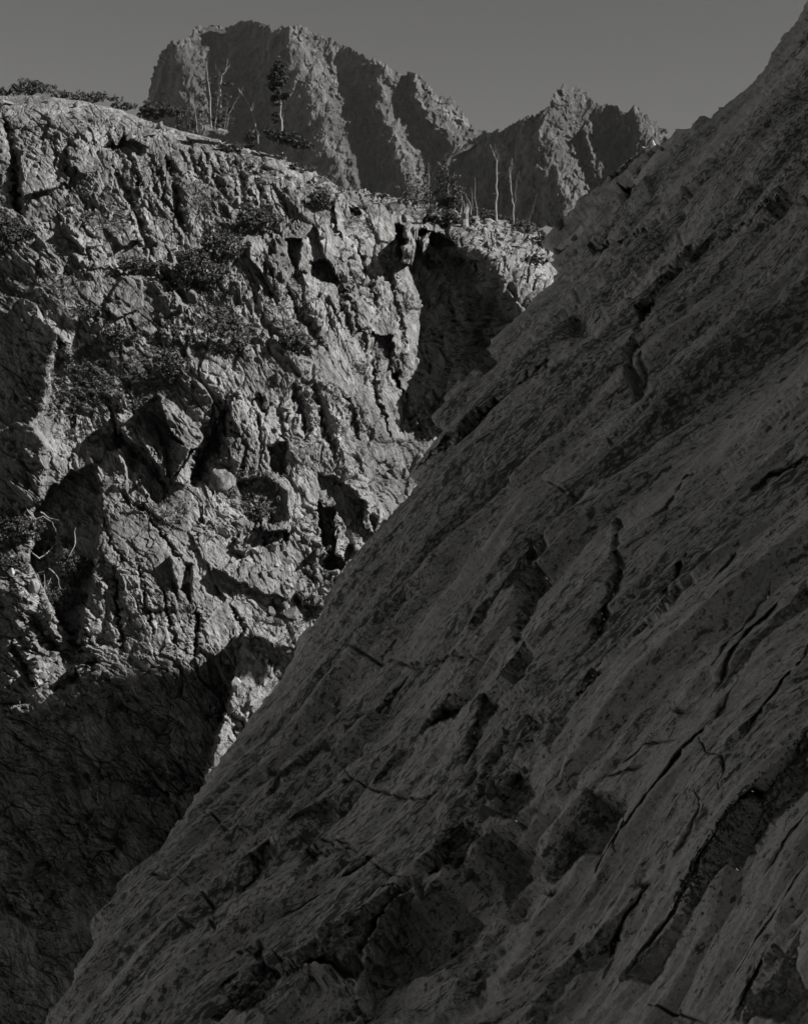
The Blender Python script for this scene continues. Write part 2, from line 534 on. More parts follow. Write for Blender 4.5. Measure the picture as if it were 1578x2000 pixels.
sil1 = [(240, 420), (278, 240), (290, 195), (300, 160), (318, 104), (335, 88), (365, 80), (380, 62), (410, 50), (425, 54), (440, 58), (475, 45),
        (510, 46), (540, 60), (570, 52), (600, 57), (625, 74), (650, 80), (680, 97), (705, 112), (735, 122), (765, 138), (785, 154),
        (800, 144), (825, 154), (840, 172), (855, 190), (880, 192), (900, 217), (915, 242), (930, 257), (950, 258), (975, 264), (1010, 290), (1060, 340), (1150, 430)]
sil1 = sil1[::-1]
ribs1 = [([(280, 240), (300, 165), (320, 105)], -62), ([(250, 420), (262, 330)], -85),
         ([(332, 90), (344, 108), (358, 145), (394, 168), (408, 215), (420, 300)], 10),
         ([(408, 72), (412, 118), (428, 185), (445, 300)], -50),
         ([(500, 46), (505, 140), (540, 260), (560, 380)], 8),
         ([(568, 54), (572, 100), (592, 150), (632, 168), (652, 232), (655, 285), (690, 375)], 72),
         ([(622, 76), (640, 130), (690, 180), (704, 235), (722, 300), (716, 380)], -2),
         ([(742, 126), (752, 180), (736, 215), (768, 268), (798, 350), (812, 410)], 62),
         ([(790, 156), (794, 200), (826, 256), (866, 304), (850, 380)], 0),
         ([(806, 146), (812, 198), (848, 240), (892, 300)], 50),
         ([(846, 182), (866, 230), (930, 275)], -14), ([(930, 258), (1010, 330)], -50), ([(1100, 420), (900, 400)], -20)]
f_m1, o_m1 = mountain('mountain', sil1, 230, 1110, 20, 440, 2500, 0.75, ribs1, 3, 101)

sil2 = [(820, 440), (850, 330), (872, 300), (915, 280), (945, 262), (968, 260), (1000, 250), (1040, 232), (1075, 212), (1090, 180), (1102, 174), (1113, 178), (1126, 177),
        (1150, 196), (1170, 210), (1185, 212), (1200, 208), (1220, 224), (1245, 217), (1260, 227), (1285, 247), (1308, 270), (1350, 310), (1400, 360), (1450, 440)]
sil2 = sil2[::-1]
ribs2 = [([(850, 330), (930, 272)], -40), ([(820, 430), (900, 420)], -30), ([(960, 262), (975, 330), (1000, 440)], -5),
         ([(1092, 180), (1082, 212), (1078, 262), (1096, 322), (1132, 366), (1150, 440)], 66),
         ([(1124, 178), (1146, 215), (1136, 250), (1122, 290), (1150, 362), (1170, 440)], -2),
         ([(1142, 262), (1160, 310), (1172, 350)], 24), ([(1150, 255), (1172, 310), (1182, 350)], 4),
         ([(1246, 218), (1250, 250), (1290, 300), (1320, 440)], 46), ([(1285, 247), (1330, 300), (1400, 400)], 0)]
f_m2, o_m2 = mountain('mountain', sil2, 815, 1460, 150, 445, 2000, 0.75, ribs2, 3, 202)

# ------------------------------------------------------------------ the sunlit cliff
silc = [(-260, 190), (-60, 184), (0, 186), (60, 186), (120, 192), (185, 200), (235, 212), (270, 228), (330, 250), (380, 262), (430, 274), (480, 288), (540, 306), (590, 326), (640, 345), (700, 378),
        (745, 402), (768, 430), (772, 470), (790, 510), (806, 545), (823, 590), (818, 615), (820, 640), (814, 690), (826, 740), (843, 780), (856, 812), (900, 860), (960, 1000), (960, 1300), (900, 1700), (800, 2100)][::-1]
rows = []
for y, Yb in ((180, 148), (300, 132), (500, 121), (700, 113.5), (900, 108), (1100, 104), (1300, 100.5), (1500, 98), (1800, 95), (2100, 92)):
    k = 1.0 if 250 < y < 1000 else 0.3
    lf = 0.12 if y >= 1300 else 0.0
    for x, dx in ((-250, 9 + 4 * k + 4 * lf), (0, 3 + 2.5 * k + 4 * lf), (150, 0.5 + 2.5 * k + 3 * lf), (300, 1.5 * k), (450, 0.5 * k), (600, 1.5), (720, 4.0), (850, 9)):
        rows.append((x, y, Yb + dx))
fc = Face(-160, 950, 120, 2060, 1.7, silc, tps(LN(rows)), roll=(30, 2.0), back=(0.5, 0.16), keep=110)
P, B, G_, S_ = fc.poly, fc.bump, fc.groove, fc.stepup
# broad swells and recesses
B(300, 1140, 150, 190, 0, 2.0); B(50, 1210, 80, 130, 0, 2.4); B(30, 1340, 80, 60, 0, 1.6); B(60, 880, 70, 110, 0, 2.6); B(120, 560, 150, 120, 30, 1.5); B(640, 760, 130, 160, -25, 1.6)
B(250, 640, 200, 150, 20, 1.2); B(470, 850, 55, 75, -15, 1.3); B(560, 620, 90, 120, -25, 1.2); B(200, 330, 130, 60, 20, 1.2)
P([(70, 993), (105, 950), (139, 924), (190, 914), (200, 960), (196, 1030), (185, 1090), (182, 1150), (165, 1190), (160, 1230), (150, 1255), (110, 1200), (60, 1100)], -2.5, 2.2, 0, 4)
P([(-160, 630), (90, 620), (130, 655), (104, 712), (90, 800), (60, 830), (-160, 860)], -1.0, 3.6, 0, 8)
P([(-160, 860), (20, 820), (70, 830), (92, 870), (80, 990), (-160, 1040)], 0.4, 2.6, -0.5, 6)
P([(463, 940), (520, 930), (558, 960), (560, 1018), (500, 1024), (470, 1000)], -1.1, 1.0, 0, 4)
P([(622, 921), (662, 925), (700, 970), (745, 1010), (740, 1100), (690, 1130), (640, 1100), (622, 1020)], -1.5, 1.0, 0, 3)
# vertical crack and blocks, upper left
G_([(8, 235), (22, 275), (30, 330), (32, 400), (40, 430)], 2.6, 7)
P([(38, 288), (105, 279), (136, 307), (149, 333), (111, 365), (44, 383)], 0.8, -0.6, 0.3)
P([(133, 288), (171, 266), (193, 307), (190, 333), (171, 342), (139, 326)], 0.9, -3.4, -0.5)
P([(198, 290), (241, 266), (288, 286), (276, 303), (203, 299)], -2.4, 0.5, -3.0, 3)
P([(176, 250), (205, 245), (214, 276), (190, 290)], 0.6, -3.0); P([(214, 250), (236, 250), (240, 268), (218, 276)], 0.7, -3.5); P([(244, 246), (262, 248), (250, 272), (242, 268)], 0.5, -2.5)
G_([(100, 285), (135, 330), (150, 345)], 0.8, 4); G_([(45, 390), (110, 372), (160, 350)], 0.5, 6); G_([(0, 250), (60, 262), (120, 275)], 0.7, 5)
for pts, dd, ww in (([(222, 326), (252, 385), (282, 466), (300, 500)], 1.4, 9), ([(322, 305), (338, 360), (355, 447)], 1.5, 10), ([(290, 300), (315, 350), (322, 400)], 1.0, 7),
                    ([(360, 270), (378, 320), (400, 360)], 1.0, 8), ([(395, 290), (420, 350), (450, 400)], 1.1, 8), ([(250, 300), (270, 350), (300, 420)], 0.8, 6),
                    ([(310, 520), (340, 560), (370, 610)], 1.6, 10), ([(440, 300), (470, 350), (480, 420)], 1.2, 9), ([(500, 350), (520, 420), (545, 470)], 1.2, 9)):
    G_(pts, dd, ww)
    S_([(a - ww, b) for a, b in pts], 0.7, 40)
P([(180, 380), (235, 375), (262, 420), (278, 468), (240, 480), (200, 440)], 0.5, 0.8, 0.8)
P([(130, 445), (205, 440), (198, 478), (160, 490)], 0.7, -1.5, 1); P([(140, 490), (215, 500), (218, 525), (170, 535)], 0.6, -0.8)
P([(240, 540), (275, 545), (282, 600), (230, 620), (205, 600)], 0.6, -0.6, 0.4)
P([(300, 550), (330, 550), (368, 612), (330, 616)], 0.8, 0.5)
# upper middle: bright ridge, holes and blocks
P([(606, 504), (641, 508), (670, 558), (606, 545)], -2.6, 0, 0, 2); P([(558, 462), (590, 462), (584, 522), (571, 518)], -1.8, 0, 0, 2)
P([(682, 402), (700, 404), (708, 421), (686, 418)], -1.4); P([(726, 650), (768, 655), (770, 700), (730, 702)], -1.8, 0, 0, 2); P([(771, 722), (784, 726), (783, 758), (772, 754)], -1.2)
P([(618, 436), (640, 440), (656, 520), (636, 505)], 0.9, -3.2); P([(652, 400), (664, 410), (672, 470), (660, 450)], 0.6, -3.0)
P([(717, 420), (745, 418), (768, 440), (768, 478), (740, 470)], 0.8, 1.0, 0, 6); P([(534, 450), (556, 455), (560, 492), (540, 490)], 0.9, -2.5); P([(486, 470), (508, 470), (508, 495), (490, 500)], 0.7, -2.5)
P([(490, 500), (560, 498), (572, 520), (550, 580), (520, 540)], 0.9, -1.0, 0.5); P([(580, 470), (600, 460), (612, 500), (598, 540), (584, 530)], 0.7, -2.6)
P([(666, 575), (700, 560), (722, 600), (724, 640), (690, 650)], 0.8, 0.3); P([(640, 580), (662, 590), (690, 650), (670, 640)], 0.4, -2.0)
for pts, dd, ww in (([(655, 540), (680, 590), (700, 650), (712, 700)], 1.1, 6), ([(700, 480), (720, 540), (735, 600)], 0.9, 5), ([(560, 560), (590, 620), (640, 690)], 0.9, 7),
                    ([(740, 500), (765, 560), (780, 620), (790, 680)], 0.9, 6), ([(720, 640), (728, 700), (735, 780), (760, 850)], 1.0, 6), ([(500, 600), (540, 660), (580, 700)], 0.8, 7),
                    ([(610, 760), (640, 830), (660, 890)], 1.0, 7), ([(760, 700), (790, 770), (830, 850)], 0.8, 4), ([(660, 760), (690, 820), (700, 860)], 0.8, 6), ([(570, 745), (590, 800), (600, 850)], 1.1, 8)):
    G_(pts, dd, ww)
# the broken block with its dark face, lower middle
P([(228, 810), (272, 803), (304, 835), (317, 883), (325, 926), (279, 867), (231, 845)], 1.7, -2.0, 0.5, 1.5)
P([(304, 826), (345, 860), (371, 876), (339, 937), (320, 883)], 0.7, 5.5, -1, 1.5)
P([(310, 770), (345, 789), (396, 845), (399, 864), (371, 880), (330, 835)], 2.2, -2.4, -0.6, 1.5)
P([(340, 940), (372, 884), (396, 866), (390, 905), (360, 950)], 0.8, -2.0)
G_([(450, 790), (425, 840), (395, 900), (378, 945)], 2.6, 13); G_([(215, 800), (240, 860), (290, 905), (330, 960)], 1.0, 6)
G_([(225, 840), (235, 870)], 1.6, 8)
P([(490, 780), (506, 772), (526, 784), (518, 808), (500, 800)], -1.0, 0, 0, 4, 8); P([(524, 862), (560, 866), (560, 922), (530, 920)], -2.0, 0, 0, 3)
P([(425, 800), (470, 800), (480, 860), (470, 905), (430, 900)], 0.9, -1.6, 0.3, 8)
for pts, dd, ww in (([(472, 810), (480, 870), (470, 930)], 0.6, 5), ([(500, 800), (512, 860), (505, 920)], 0.7, 6), ([(420, 780), (405, 840)], 0.7, 5), ([(545, 780), (548, 830), (560, 880)], 0.5, 5)):
    G_(pts, dd, ww)
# ledges, pillars, block field
P([(512, 1020), (566, 1018), (568, 1034), (516, 1036)], 1.6, -0.6, 4, 1, 1); P([(515, 1037), (568, 1036), (560, 1065), (515, 1060)], -1.2)
P([(655, 1000), (672, 1010), (682, 1060), (672, 1098), (656, 1080)], 2.4, -3.5, 0, 1.5); P([(626, 975), (655, 972), (658, 988), (628, 990)], 2.2, 0, 5, 1.5)
P([(700, 955), (716, 960), (734, 1020), (735, 1050), (718, 1010)], 2.0, -3.0, 0, 1.5); P([(688, 1056), (704, 1052), (704, 1078), (690, 1078)], 2.0, -1, 3)
P([(622, 1072), (642, 1072), (640, 1080), (622, 1080)], 1.8, 0, 4); P([(580, 1150), (628, 1150), (660, 1170), (640, 1190), (590, 1170)], 0.9, -0.5, 3)
P([(470, 1040), (496, 1050), (480, 1080), (455, 1065)], 0.7, -2); P([(420, 1110), (560, 1100), (590, 1150), (560, 1170), (470, 1140)], 0.8, -0.6, 1)
P([(330, 1090), (380, 1085), (390, 1130), (350, 1150)], 0.5, -1.5); P([(360, 1100), (375, 1100), (372, 1180), (352, 1150)], -1.2, 0, 0, 4)
P([(-20, 1376), (56, 1376), (58, 1392), (-20, 1398)], 1.8, 0, 5, 1, 1); P([(62, 1300), (108, 1290), (92, 1330), (62, 1348)], 1.1, -2.6, 0, 1.5)
P([(150, 1300), (215, 1300), (180, 1342), (160, 1330)], 0.9, -2); P([(10, 1340), (40, 1355), (38, 1376), (0, 1370)], 0.8, -2)
for pts, dd, ww in (([(225, 1100), (228, 1180), (240, 1270)], 0.7, 4), ([(270, 1090), (280, 1160), (300, 1240)], 0.5, 4), ([(318, 1150), (330, 1210), (345, 1260)], 0.5, 4), ([(385, 1180), (383, 1240), (380, 1280)], 0.8, 4),
                    ([(450, 1180), (480, 1240), (500, 1290)], 0.6, 4), ([(200, 1000), (215, 1060), (250, 1100)], 0.5, 4), ([(290, 1010), (330, 1060), (350, 1100)], 0.6, 5), ([(240, 960), (262, 985), (285, 990)], 0.6, 5),
                    ([(110, 1210), (135, 1250), (165, 1270)], 1.6, 10), ([(60, 1200), (95, 1260), (150, 1290)], 1.4, 12), ([(30, 1260), (60, 1330)], 1.2, 10), ([(100, 1350), (150, 1320), (200, 1290)], 1.0, 8)):
    G_(pts, dd, ww)
S_([(482, 1228), (475, 1284), (456, 1345), (428, 1440), (385, 1600), (340, 1700), (300, 1800)], 10.5, 260, 5)
# fracture relief
a = (fc.x - CX) * 0.036; b = (CY - fc.y) * 0.036
wx = 0.45 * fbm(a / 4.5, b / 4.5, 31, 3); wz = 0.45 * fbm(a / 4.5, b / 4.5, 41, 3)
def rot(ang):
    c, s = math.cos(R(ang)), math.sin(R(ang))
    return (a + wx) * c + (b + wz) * s, (b + wz) * c - (a + wx) * s
u1, v1 = rot(-62); u2, v2 = rot(-35)
def two(fn, cell, seed, st, *k):
    A = fn(u1 / st, v1, cell, seed, *k); Bq = fn(u2 / st, v2, cell, seed + 3, *k)
    m = sstep(-0.08, 0.08, fbm(a / 5, b / 5, 77, 3) + (fc.x - 330) / 500.0)
    return A * m + Bq * (1 - m)
H = 0.42 * two(facets, 4.0, 11, 2.2, 0.50, 0.20, 0.0, 0.06, True)
H += 0.52 * two(facets, 1.9, 12, 2.0, 0.62, 0.24, 0.38, 0.04, True)
H += 0.20 * two(blocks, 1.5, 22, 2.0, 0.8, 0.5, 0.3)
H += 0.80 * two(facets, 0.90, 13, 2.0, 0.75, 0.24, 0.25, 0.06, True)
H += 1.00 * two(facets, 0.42, 15, 1.8, 0.85, 0.28, 0.3, 0.05)
H += 1.00 * two(facets, 0.21, 16, 1.6, 0.9, 0.3)
rough_mask = np.clip(0.62 + 0.75 * fbm(a / 3.5, b / 3.5, 91, 3), 0.18, 1.35)
smooth_zone = np.exp(-(((fc.x - 300) / 170) ** 2 + ((fc.y - 1150) / 150) ** 2) ** 2) * 0.45
smooth_zone = np.maximum(smooth_zone, 0.55 * np.exp(-(np.maximum(fc.d, 0) / 70.0) ** 2) * (fc.x < 760))
H = 0.8 * H * rough_mask * (1 - smooth_zone) + 0.03 * fbm(a / 0.35, b / 0.35, 61, 3)
fc.H = H
# the hidden part behind the slab is left out
sil_slab = [(2700, -420), (2200, -340), (1900, -240), (1720, -130), (1640, -62), (1578, 15), (1545, 60), (1505, 112), (1468, 166), (1420, 213), (1370, 240), (1312, 268), (1297, 290), (1272, 279), (1232, 297), (1195, 330), (1170, 357), (1130, 390),
            (1105, 425), (1078, 455), (1070, 482), (1084, 520), (1080, 550), (1040, 588), (1002, 624), (974, 652), (962, 684), (974, 706), (966, 732), (936, 734), (906, 752), (866, 796), (852, 822), (856, 842), (838, 858), (808, 892),
            (796, 924), (808, 946), (780, 1000), (740, 1060), (690, 1120), (640, 1195), (590, 1270), (530, 1345), (470, 1415), (420, 1482), (375, 1560), (320, 1640), (270, 1700), (222, 1772), (213, 1802), (163, 1888), (150, 1935),
            (110, 2000), (60, 2090), (20, 2160)]
ds, ss, _, _, _ = seg_dist(fc.x, fc.y, sil_slab)
cliff = fc.finish('cliff', M_CLIFF, cut=(ds * ss < 140))

# ------------------------------------------------------------------ the block behind the cleft, with its sunlit top
sill = [(640, 380), (690, 374), (740, 378), (800, 390), (850, 404), (900, 416), (950, 428), (1000, 436), (1050, 452), (1080, 470), (1150, 520), (1200, 700), (1150, 1000)][::-1]
rowl = [(650, 370, 152), (860, 400, 150), (1060, 450, 146), (1150, 500, 142), (650, 470, 138), (760, 440, 136), (800, 465, 130), (880, 470, 130), (930, 505, 126), (1000, 580, 118), (1020, 605, 116), (1075, 530, 128), (1150, 600, 118),
        (700, 560, 146), (820, 560, 146), (900, 560, 139), (960, 620, 126), (700, 800, 150), (840, 800, 146), (930, 740, 134), (1000, 700, 119), (1100, 800, 110), (820, 1000, 146), (1000, 1000, 120)]
fl = Face(650, 1190, 340, 1000, 2.0, sill, tps(LN(rowl)), roll=(20, 1.5), back=(0.4, 0.15), keep=70)
fl.poly([(783, 446), (800, 448), (812, 478), (806, 508), (792, 500)], 8.0, -4.5, 1, 2)
fl.poly([(815, 462), (834, 458), (838, 480), (824, 498)], 6.0, -4, 1, 2)
fl.poly([(818, 452), (850, 455), (880, 468), (908, 502), (935, 510), (962, 534), (990, 566), (1012, 592), (1032, 612), (1060, 1000), (600, 1000), (640, 560), (760, 430), (786, 440), (792, 512), (806, 520)], -6.0, 5.0, 0, 2)
fl.groove([(905, 515), (915, 570), (930, 640)], 1.0, 8); fl.groove([(870, 480), (880, 560), (885, 640)], 1.2, 9); fl.poly([(905, 502), (925, 510), (928, 530), (908, 545)], 1.2, 1.5)
a = (fl.x - CX) * 0.043; b = (CY - fl.y) * 0.043
w1 = 0.5 * fbm(a / 2.5, b / 2.5, 33, 3)
u, v = a * 0.5 + b * 0.9 + w1, (b * 0.45 - a * 0.9) + w1
fl.H = 0.6 * facets(u / 1.8, v, 2.2, 51, 0.5, 0.25, 0.1, 0.06, True) + 0.9 * facets(u / 1.5, v, 0.9, 52, 0.8, 0.3) + 0.9 * facets(u / 1.4, v, 0.42, 53, 0.8, 0.3)
wall = in_poly(fl.x, fl.y, [(780, 440), (850, 455), (908, 502), (1032, 612), (1060, 1000), (600, 1000)])
fl.H *= 0.42 + 0.58 * blur(wall.astype(float), 6)
ds, ss, _, _, _ = seg_dist(fl.x, fl.y, sil_slab)
ledge = fl.finish('rock_ledge', M_LEDGE, cut=(ds * ss < 50))

# ------------------------------------------------------------------ the big slab in shade
def slab_depth(x, y):
    # a plane tilted to the left and towards the camera, with slow swells
    den = -(SN.x * (x - CX) / F + SN.y + SN.z * (CY - y) / F)
    den = np.maximum(den, 0.072)
    sw = 0.05 * np.sin(x / 330.0 + y / 520.0) - 0.03 * np.sin((x - 0.9 * y) / 260.0 + 1.0) + 0.02 * np.cos((x + y) / 170.0)
    return np.log(6.35 / den) + sw
fs = Face(0, 1640, -600, 2120, 2.0, sil_slab, slab_depth, roll=(18, 0.9), back=(3.0, 0.04), keep=140, coarse=20, more=(np.arange(1650, 2500, 10),))
fs.lip = 3.0; fs.blunt = 0.12
SLOW = 26.0
W = fs.Y / 40.0                              # relief grows with distance so that it keeps its place in the face
_g, _p, _b = fs.groove, fs.poly, fs.bump
_s = lambda *a_, **k_: None
GR = []
def sg(pts, dd, ww, wob=2):
    if pts[0][0] < pts[-1][0]: pts = pts[::-1]
    GR.append((pts, dd * 1.5, max(2.3, ww * 0.30), wob))
    _s(pts, dd * 0.55, 34 + 3 * ww, wob, 30.0)
sg([(640, 1280), (690, 1287), (760, 1292), (830, 1297), (900, 1297), (955, 1292)], 0.55, 6, 2); _s([(955, 1290), (830, 1294), (680, 1286)][::-1], 0.45, 70)
for pts, dd, ww in (([(662, 1451), (700, 1412), (765, 1348), (790, 1310)], 0.28, 7), ([(814, 1458), (870, 1405), (932, 1356)], 0.40, 8), ([(731, 1538), (770, 1500), (814, 1458)], 0.18, 4),
                    ([(662, 1489), (704, 1538), (760, 1548), (818, 1553), (887, 1500), (928, 1413), (955, 1363), (960, 1330)], 0.24, 5), ([(640, 1530), (690, 1545), (704, 1540)], 0.2, 5),
                    ([(693, 1649), (735, 1690), (780, 1718), (818, 1742)], 0.2, 4), ([(495, 1600), (560, 1530), (628, 1466), (662, 1440)], 0.22, 6), ([(515, 1584), (570, 1545), (613, 1500)], 0.15, 4),
                    ([(449, 1763), (500, 1712), (567, 1649), (640, 1600), (690, 1565)], 0.35, 8), ([(590, 1640), (640, 1640), (693, 1650)], 0.45, 9), ([(320, 1800), (400, 1820), (420, 1825)], 0.2, 5),
                    ([(400, 1596), (425, 1600), (445, 1625), (490, 1640)], 0.35, 7), ([(300, 1725), (340, 1715), (380, 1740)], 0.25, 6), ([(415, 1740), (420, 1800), (440, 1850)], 0.3, 8), ([(520, 1840), (545, 1870), (585, 1900)], 0.3, 9),
                    ([(535, 1780), (600, 1740), (690, 1690), (735, 1650)], 0.3, 8), ([(430, 1940), (470, 1900), (520, 1850)], 0.3, 8), ([(735, 1740), (790, 1745), (830, 1748)], 0.3, 6)):
    sg(pts, dd, ww)
# raised plates left of the gully
_s([(535, 1845), (620, 1770), (700, 1700), (760, 1690)], 0.5, 60); _s([(440, 1950), (500, 1880), (545, 1845)], 0.35, 40); _s([(693, 1652), (760, 1600), (811, 1561), (880, 1520)], 0.35, 45)
_s([(300, 1830), (335, 1790), (370, 1725)], 0.35, 40); _s([(110, 2000), (213, 1805), (300, 1790)], 0.2, 50)
# the gully
sg([(1209, 1004), (1201, 1107), (1154, 1210), (1145, 1245)], 0.5, 11, 5); sg([(1240, 775), (1250, 745), (1275, 690)], 0.5, 9)
_p([(985, 1300), (1030, 1320), (1085, 1400), (1075, 1500), (1055, 1640), (1045, 1740), (1010, 1820), (950, 1960), (860, 2000), (700, 2000), (720, 1900), (800, 1790), (850, 1700), (880, 1560), (930, 1450)], -0.45, 0.2, -0.1, 22, 5)
_p([(800, 1740), (900, 1640), (1000, 1640), (1040, 1740), (980, 1840), (800, 1900), (720, 1960), (700, 1900)], -0.3, 0, 0, 20, 5)
_s([(943, 1985), (1016, 1816), (1050, 1730), (1059, 1635), (1072, 1541), (1089, 1493), (1158, 1369), (1184, 1309)][::-1], 0.75, 90)
_s([(1089, 1051), (1123, 975), (1184, 918), (1239, 785)], 0.4, 60)
_b(900, 1560, 40, 70, 30, 0.4); _b(960, 1560, 30, 60, 20, 0.4); _b(1020, 1500, 25, 50, 25, 0.35); _b(850, 1830, 40, 60, 25, 0.4)
for pts, dd, ww in (([(1429, 1300), (1370, 1390), (1308, 1472), (1250, 1560), (1201, 1635), (1141, 1712), (1072, 1816), (1030, 1880)], 0.30, 8),
                    ([(1578, 1418), (1502, 1532), (1459, 1575), (1416, 1627), (1373, 1708), (1330, 1785), (1278, 1837), (1227, 1914)], 0.55, 19), ([(1270, 1721), (1218, 1794), (1192, 1871), (1175, 1910)], 0.35, 12),
                    ([(1519, 1837), (1459, 1936), (1437, 1988)], 0.4, 12), ([(1347, 1420), (1365, 1455), (1403, 1472), (1398, 1545)], 0.12, 4), ([(1343, 1528), (1365, 1575), (1330, 1643), (1312, 1670)], 0.10, 3),
                    ([(1270, 1966), (1320, 1975), (1364, 1988)], 0.2, 5), ([(1575, 935), (1510, 990), (1441, 1051), (1330, 1141), (1260, 1200), (1209, 1253), (1150, 1330)], 0.55, 13), ([(1578, 880), (1500, 920), (1450, 960)], 0.4, 9),
                    ([(1575, 1116), (1450, 1219), (1416, 1270), (1370, 1340)], 0.3, 9), ([(1330, 1060), (1300, 1110), (1270, 1150)], 0.3, 9), ([(1480, 1060), (1440, 1110), (1400, 1150)], 0.2, 7),
                    ([(802, 918), (850, 880), (900, 845), (985, 775), (1072, 699), (1150, 640), (1220, 560)], 0.6, 7), ([(1190, 1480), (1240, 1440), (1310, 1420)], 0.12, 4), ([(1200, 1560), (1210, 1600), (1195, 1660)], 0.3, 7),
                    ([(1155, 1510), (1190, 1500), (1240, 1470)], 0.12, 4), ([(1500, 1130), (1440, 1200), (1380, 1290)], 0.2, 6), ([(1578, 1240), (1500, 1340), (1440, 1430)], 0.25, 7), ([(1578, 1580), (1520, 1640), (1470, 1720)], 0.2, 6),
                    ([(1578, 1660), (1500, 1790), (1420, 1900)], 0.15, 5), ([(1340, 930), (1300, 990), (1250, 1040)], 0.25, 7), ([(1060, 940), (1100, 960), (1150, 965)], 0.3, 6), ([(1360, 925), (1330, 935)], 0.3, 7)):
    sg(pts, dd, ww)
_s([(1578, 1780), (1500, 1880), (1440, 2010)], 0.3, 80); _s([(1373, 1720), (1278, 1850), (1227, 1925)], 0.3, 60); _s([(1175, 1915), (1200, 1860), (1270, 1725)][::-1], 0.3, 50)
_s([(1209, 1258), (1330, 1146), (1441, 1056), (1578, 940)][::-1], 0.35, 70)
def riser(pts, n=(0.12, -0.95, -0.10), zoom=True, soft=3.0, over=0.95):
    # the broken lower edge of a sheet: a face turned to the valley instead of up the slope
    if zoom: pts = [(586 + a_ * 0.6287, 977 + b_ * 0.6287) for a_, b_ in pts]
    b_ = fs.box(pts, 14)
    x, y = fs.wob(b_, 4.0, 16.0, 8)
    d = seg_dist(x, y, list(pts) + [pts[0]])[0] * np.where(in_poly(x, y, pts), 1, -1)
    m_ = sstep(-soft, soft, d)
    # each stretch of the face keeps the depth of the surface just below it to the right
    nn = Vector(n).normalized()
    xx, yy = fs.x[b_], fs.y[b_]
    Yb_ = fs.Yb[b_]
    ex, ey = 0.72, 0.69
    gx = np.gradient(Yb_, axis=1) / np.maximum(np.gradient(xx, axis=1), 1e-3); gy = np.gradient(Yb_, axis=0) / np.gradient(yy, axis=0)
    slope = -(gx * ex + gy * ey)                      # how fast the face comes nearer towards the lower right
    run = np.zeros_like(d); inside = d > 0
    for st in range(2, 130, 3):                       # how far back to the upper edge
        inside = inside & in_poly(x - st * ex, y - st * ey, pts)
        run += 3.0 * inside
    flat = np.minimum(run, 90) * slope * over
    fs.D[b_] += m_ * flat * (-1)
for rr in ([(1575, 690), (1460, 870), (1330, 960), (1270, 1090), (1240, 1230), (1290, 1190), (1370, 1110), (1440, 1000), (1570, 860)],
           [(1240, 1230), (1110, 1360), (1010, 1470), (1000, 1510), (1090, 1510), (1130, 1480), (1200, 1350), (1290, 1200)],
           [(1080, 1170), (990, 1280), (900, 1360), (800, 1450), (740, 1540), (700, 1627), (760, 1627), (850, 1500), (940, 1450), (1000, 1350), (1050, 1260), (1090, 1190)],
           [(1480, 1380), (1380, 1500), (1330, 1620), (1370, 1620), (1420, 1500), (1500, 1400)], [(1575, 1300), (1500, 1420), (1400, 1560), (1370, 1627), (1600, 1640)],
           [(870, 880), (980, 890), (960, 1060), (860, 1100), (780, 1180), (740, 1160), (760, 1080), (850, 960)], [(1250, 240), (1130, 310), (1000, 400), (900, 500), (870, 560), (930, 520), (1010, 440), (1150, 340), (1230, 290)],
           [(1575, 240), (1450, 350), (1350, 440), (1260, 560), (1290, 560), (1390, 460), (1480, 370), (1578, 290)], [(800, 70), (830, 110), (770, 190), (735, 260), (690, 300), (640, 330), (590, 400), (540, 430), (570, 360), (650, 280), (740, 170)],
           [(580, 600), (610, 640), (560, 690), (500, 820), (478, 850), (490, 780), (540, 690)], [(560, 585), (450, 640), (360, 760), (420, 710), (500, 650)], [(0, 1070), (150, 1055), (170, 1080), (70, 1120), (0, 1200)],
           [(300, 560), (150, 690), (105, 760), (190, 700), (280, 610)], [(300, 1220), (380, 1225), (300, 1330), (210, 1440), (170, 1490), (0, 1500), (0, 1440), (120, 1360)], [(330, 490), (550, 482), (555, 500), (420, 508), (330, 500)],
           [(890, 500), (940, 540), (900, 610), (850, 600), (840, 560)]):
    riser(rr)
for rr in ([(840, 560), (880, 600), (850, 700), (790, 800), (760, 760), (800, 660)], [(620, 800), (720, 830), (740, 920), (690, 1010), (600, 1000), (590, 900)], [(470, 990), (590, 940), (600, 1060), (540, 1180), (440, 1220), (380, 1140)],
           [(610, 1040), (740, 1030), (745, 1150), (690, 1290), (600, 1280), (580, 1150)], [(330, 1290), (480, 1230), (560, 1290), (500, 1440), (380, 1480), (260, 1480), (200, 1470)], [(560, 1330), (660, 1320), (640, 1400), (560, 1600), (480, 1620), (500, 1480)],
           [(610, 690), (640, 700), (600, 800), (560, 920), (480, 960), (540, 860)], [(680, 640), (740, 640), (740, 760), (680, 800), (650, 720)]):
    riser(rr, over=0.7)
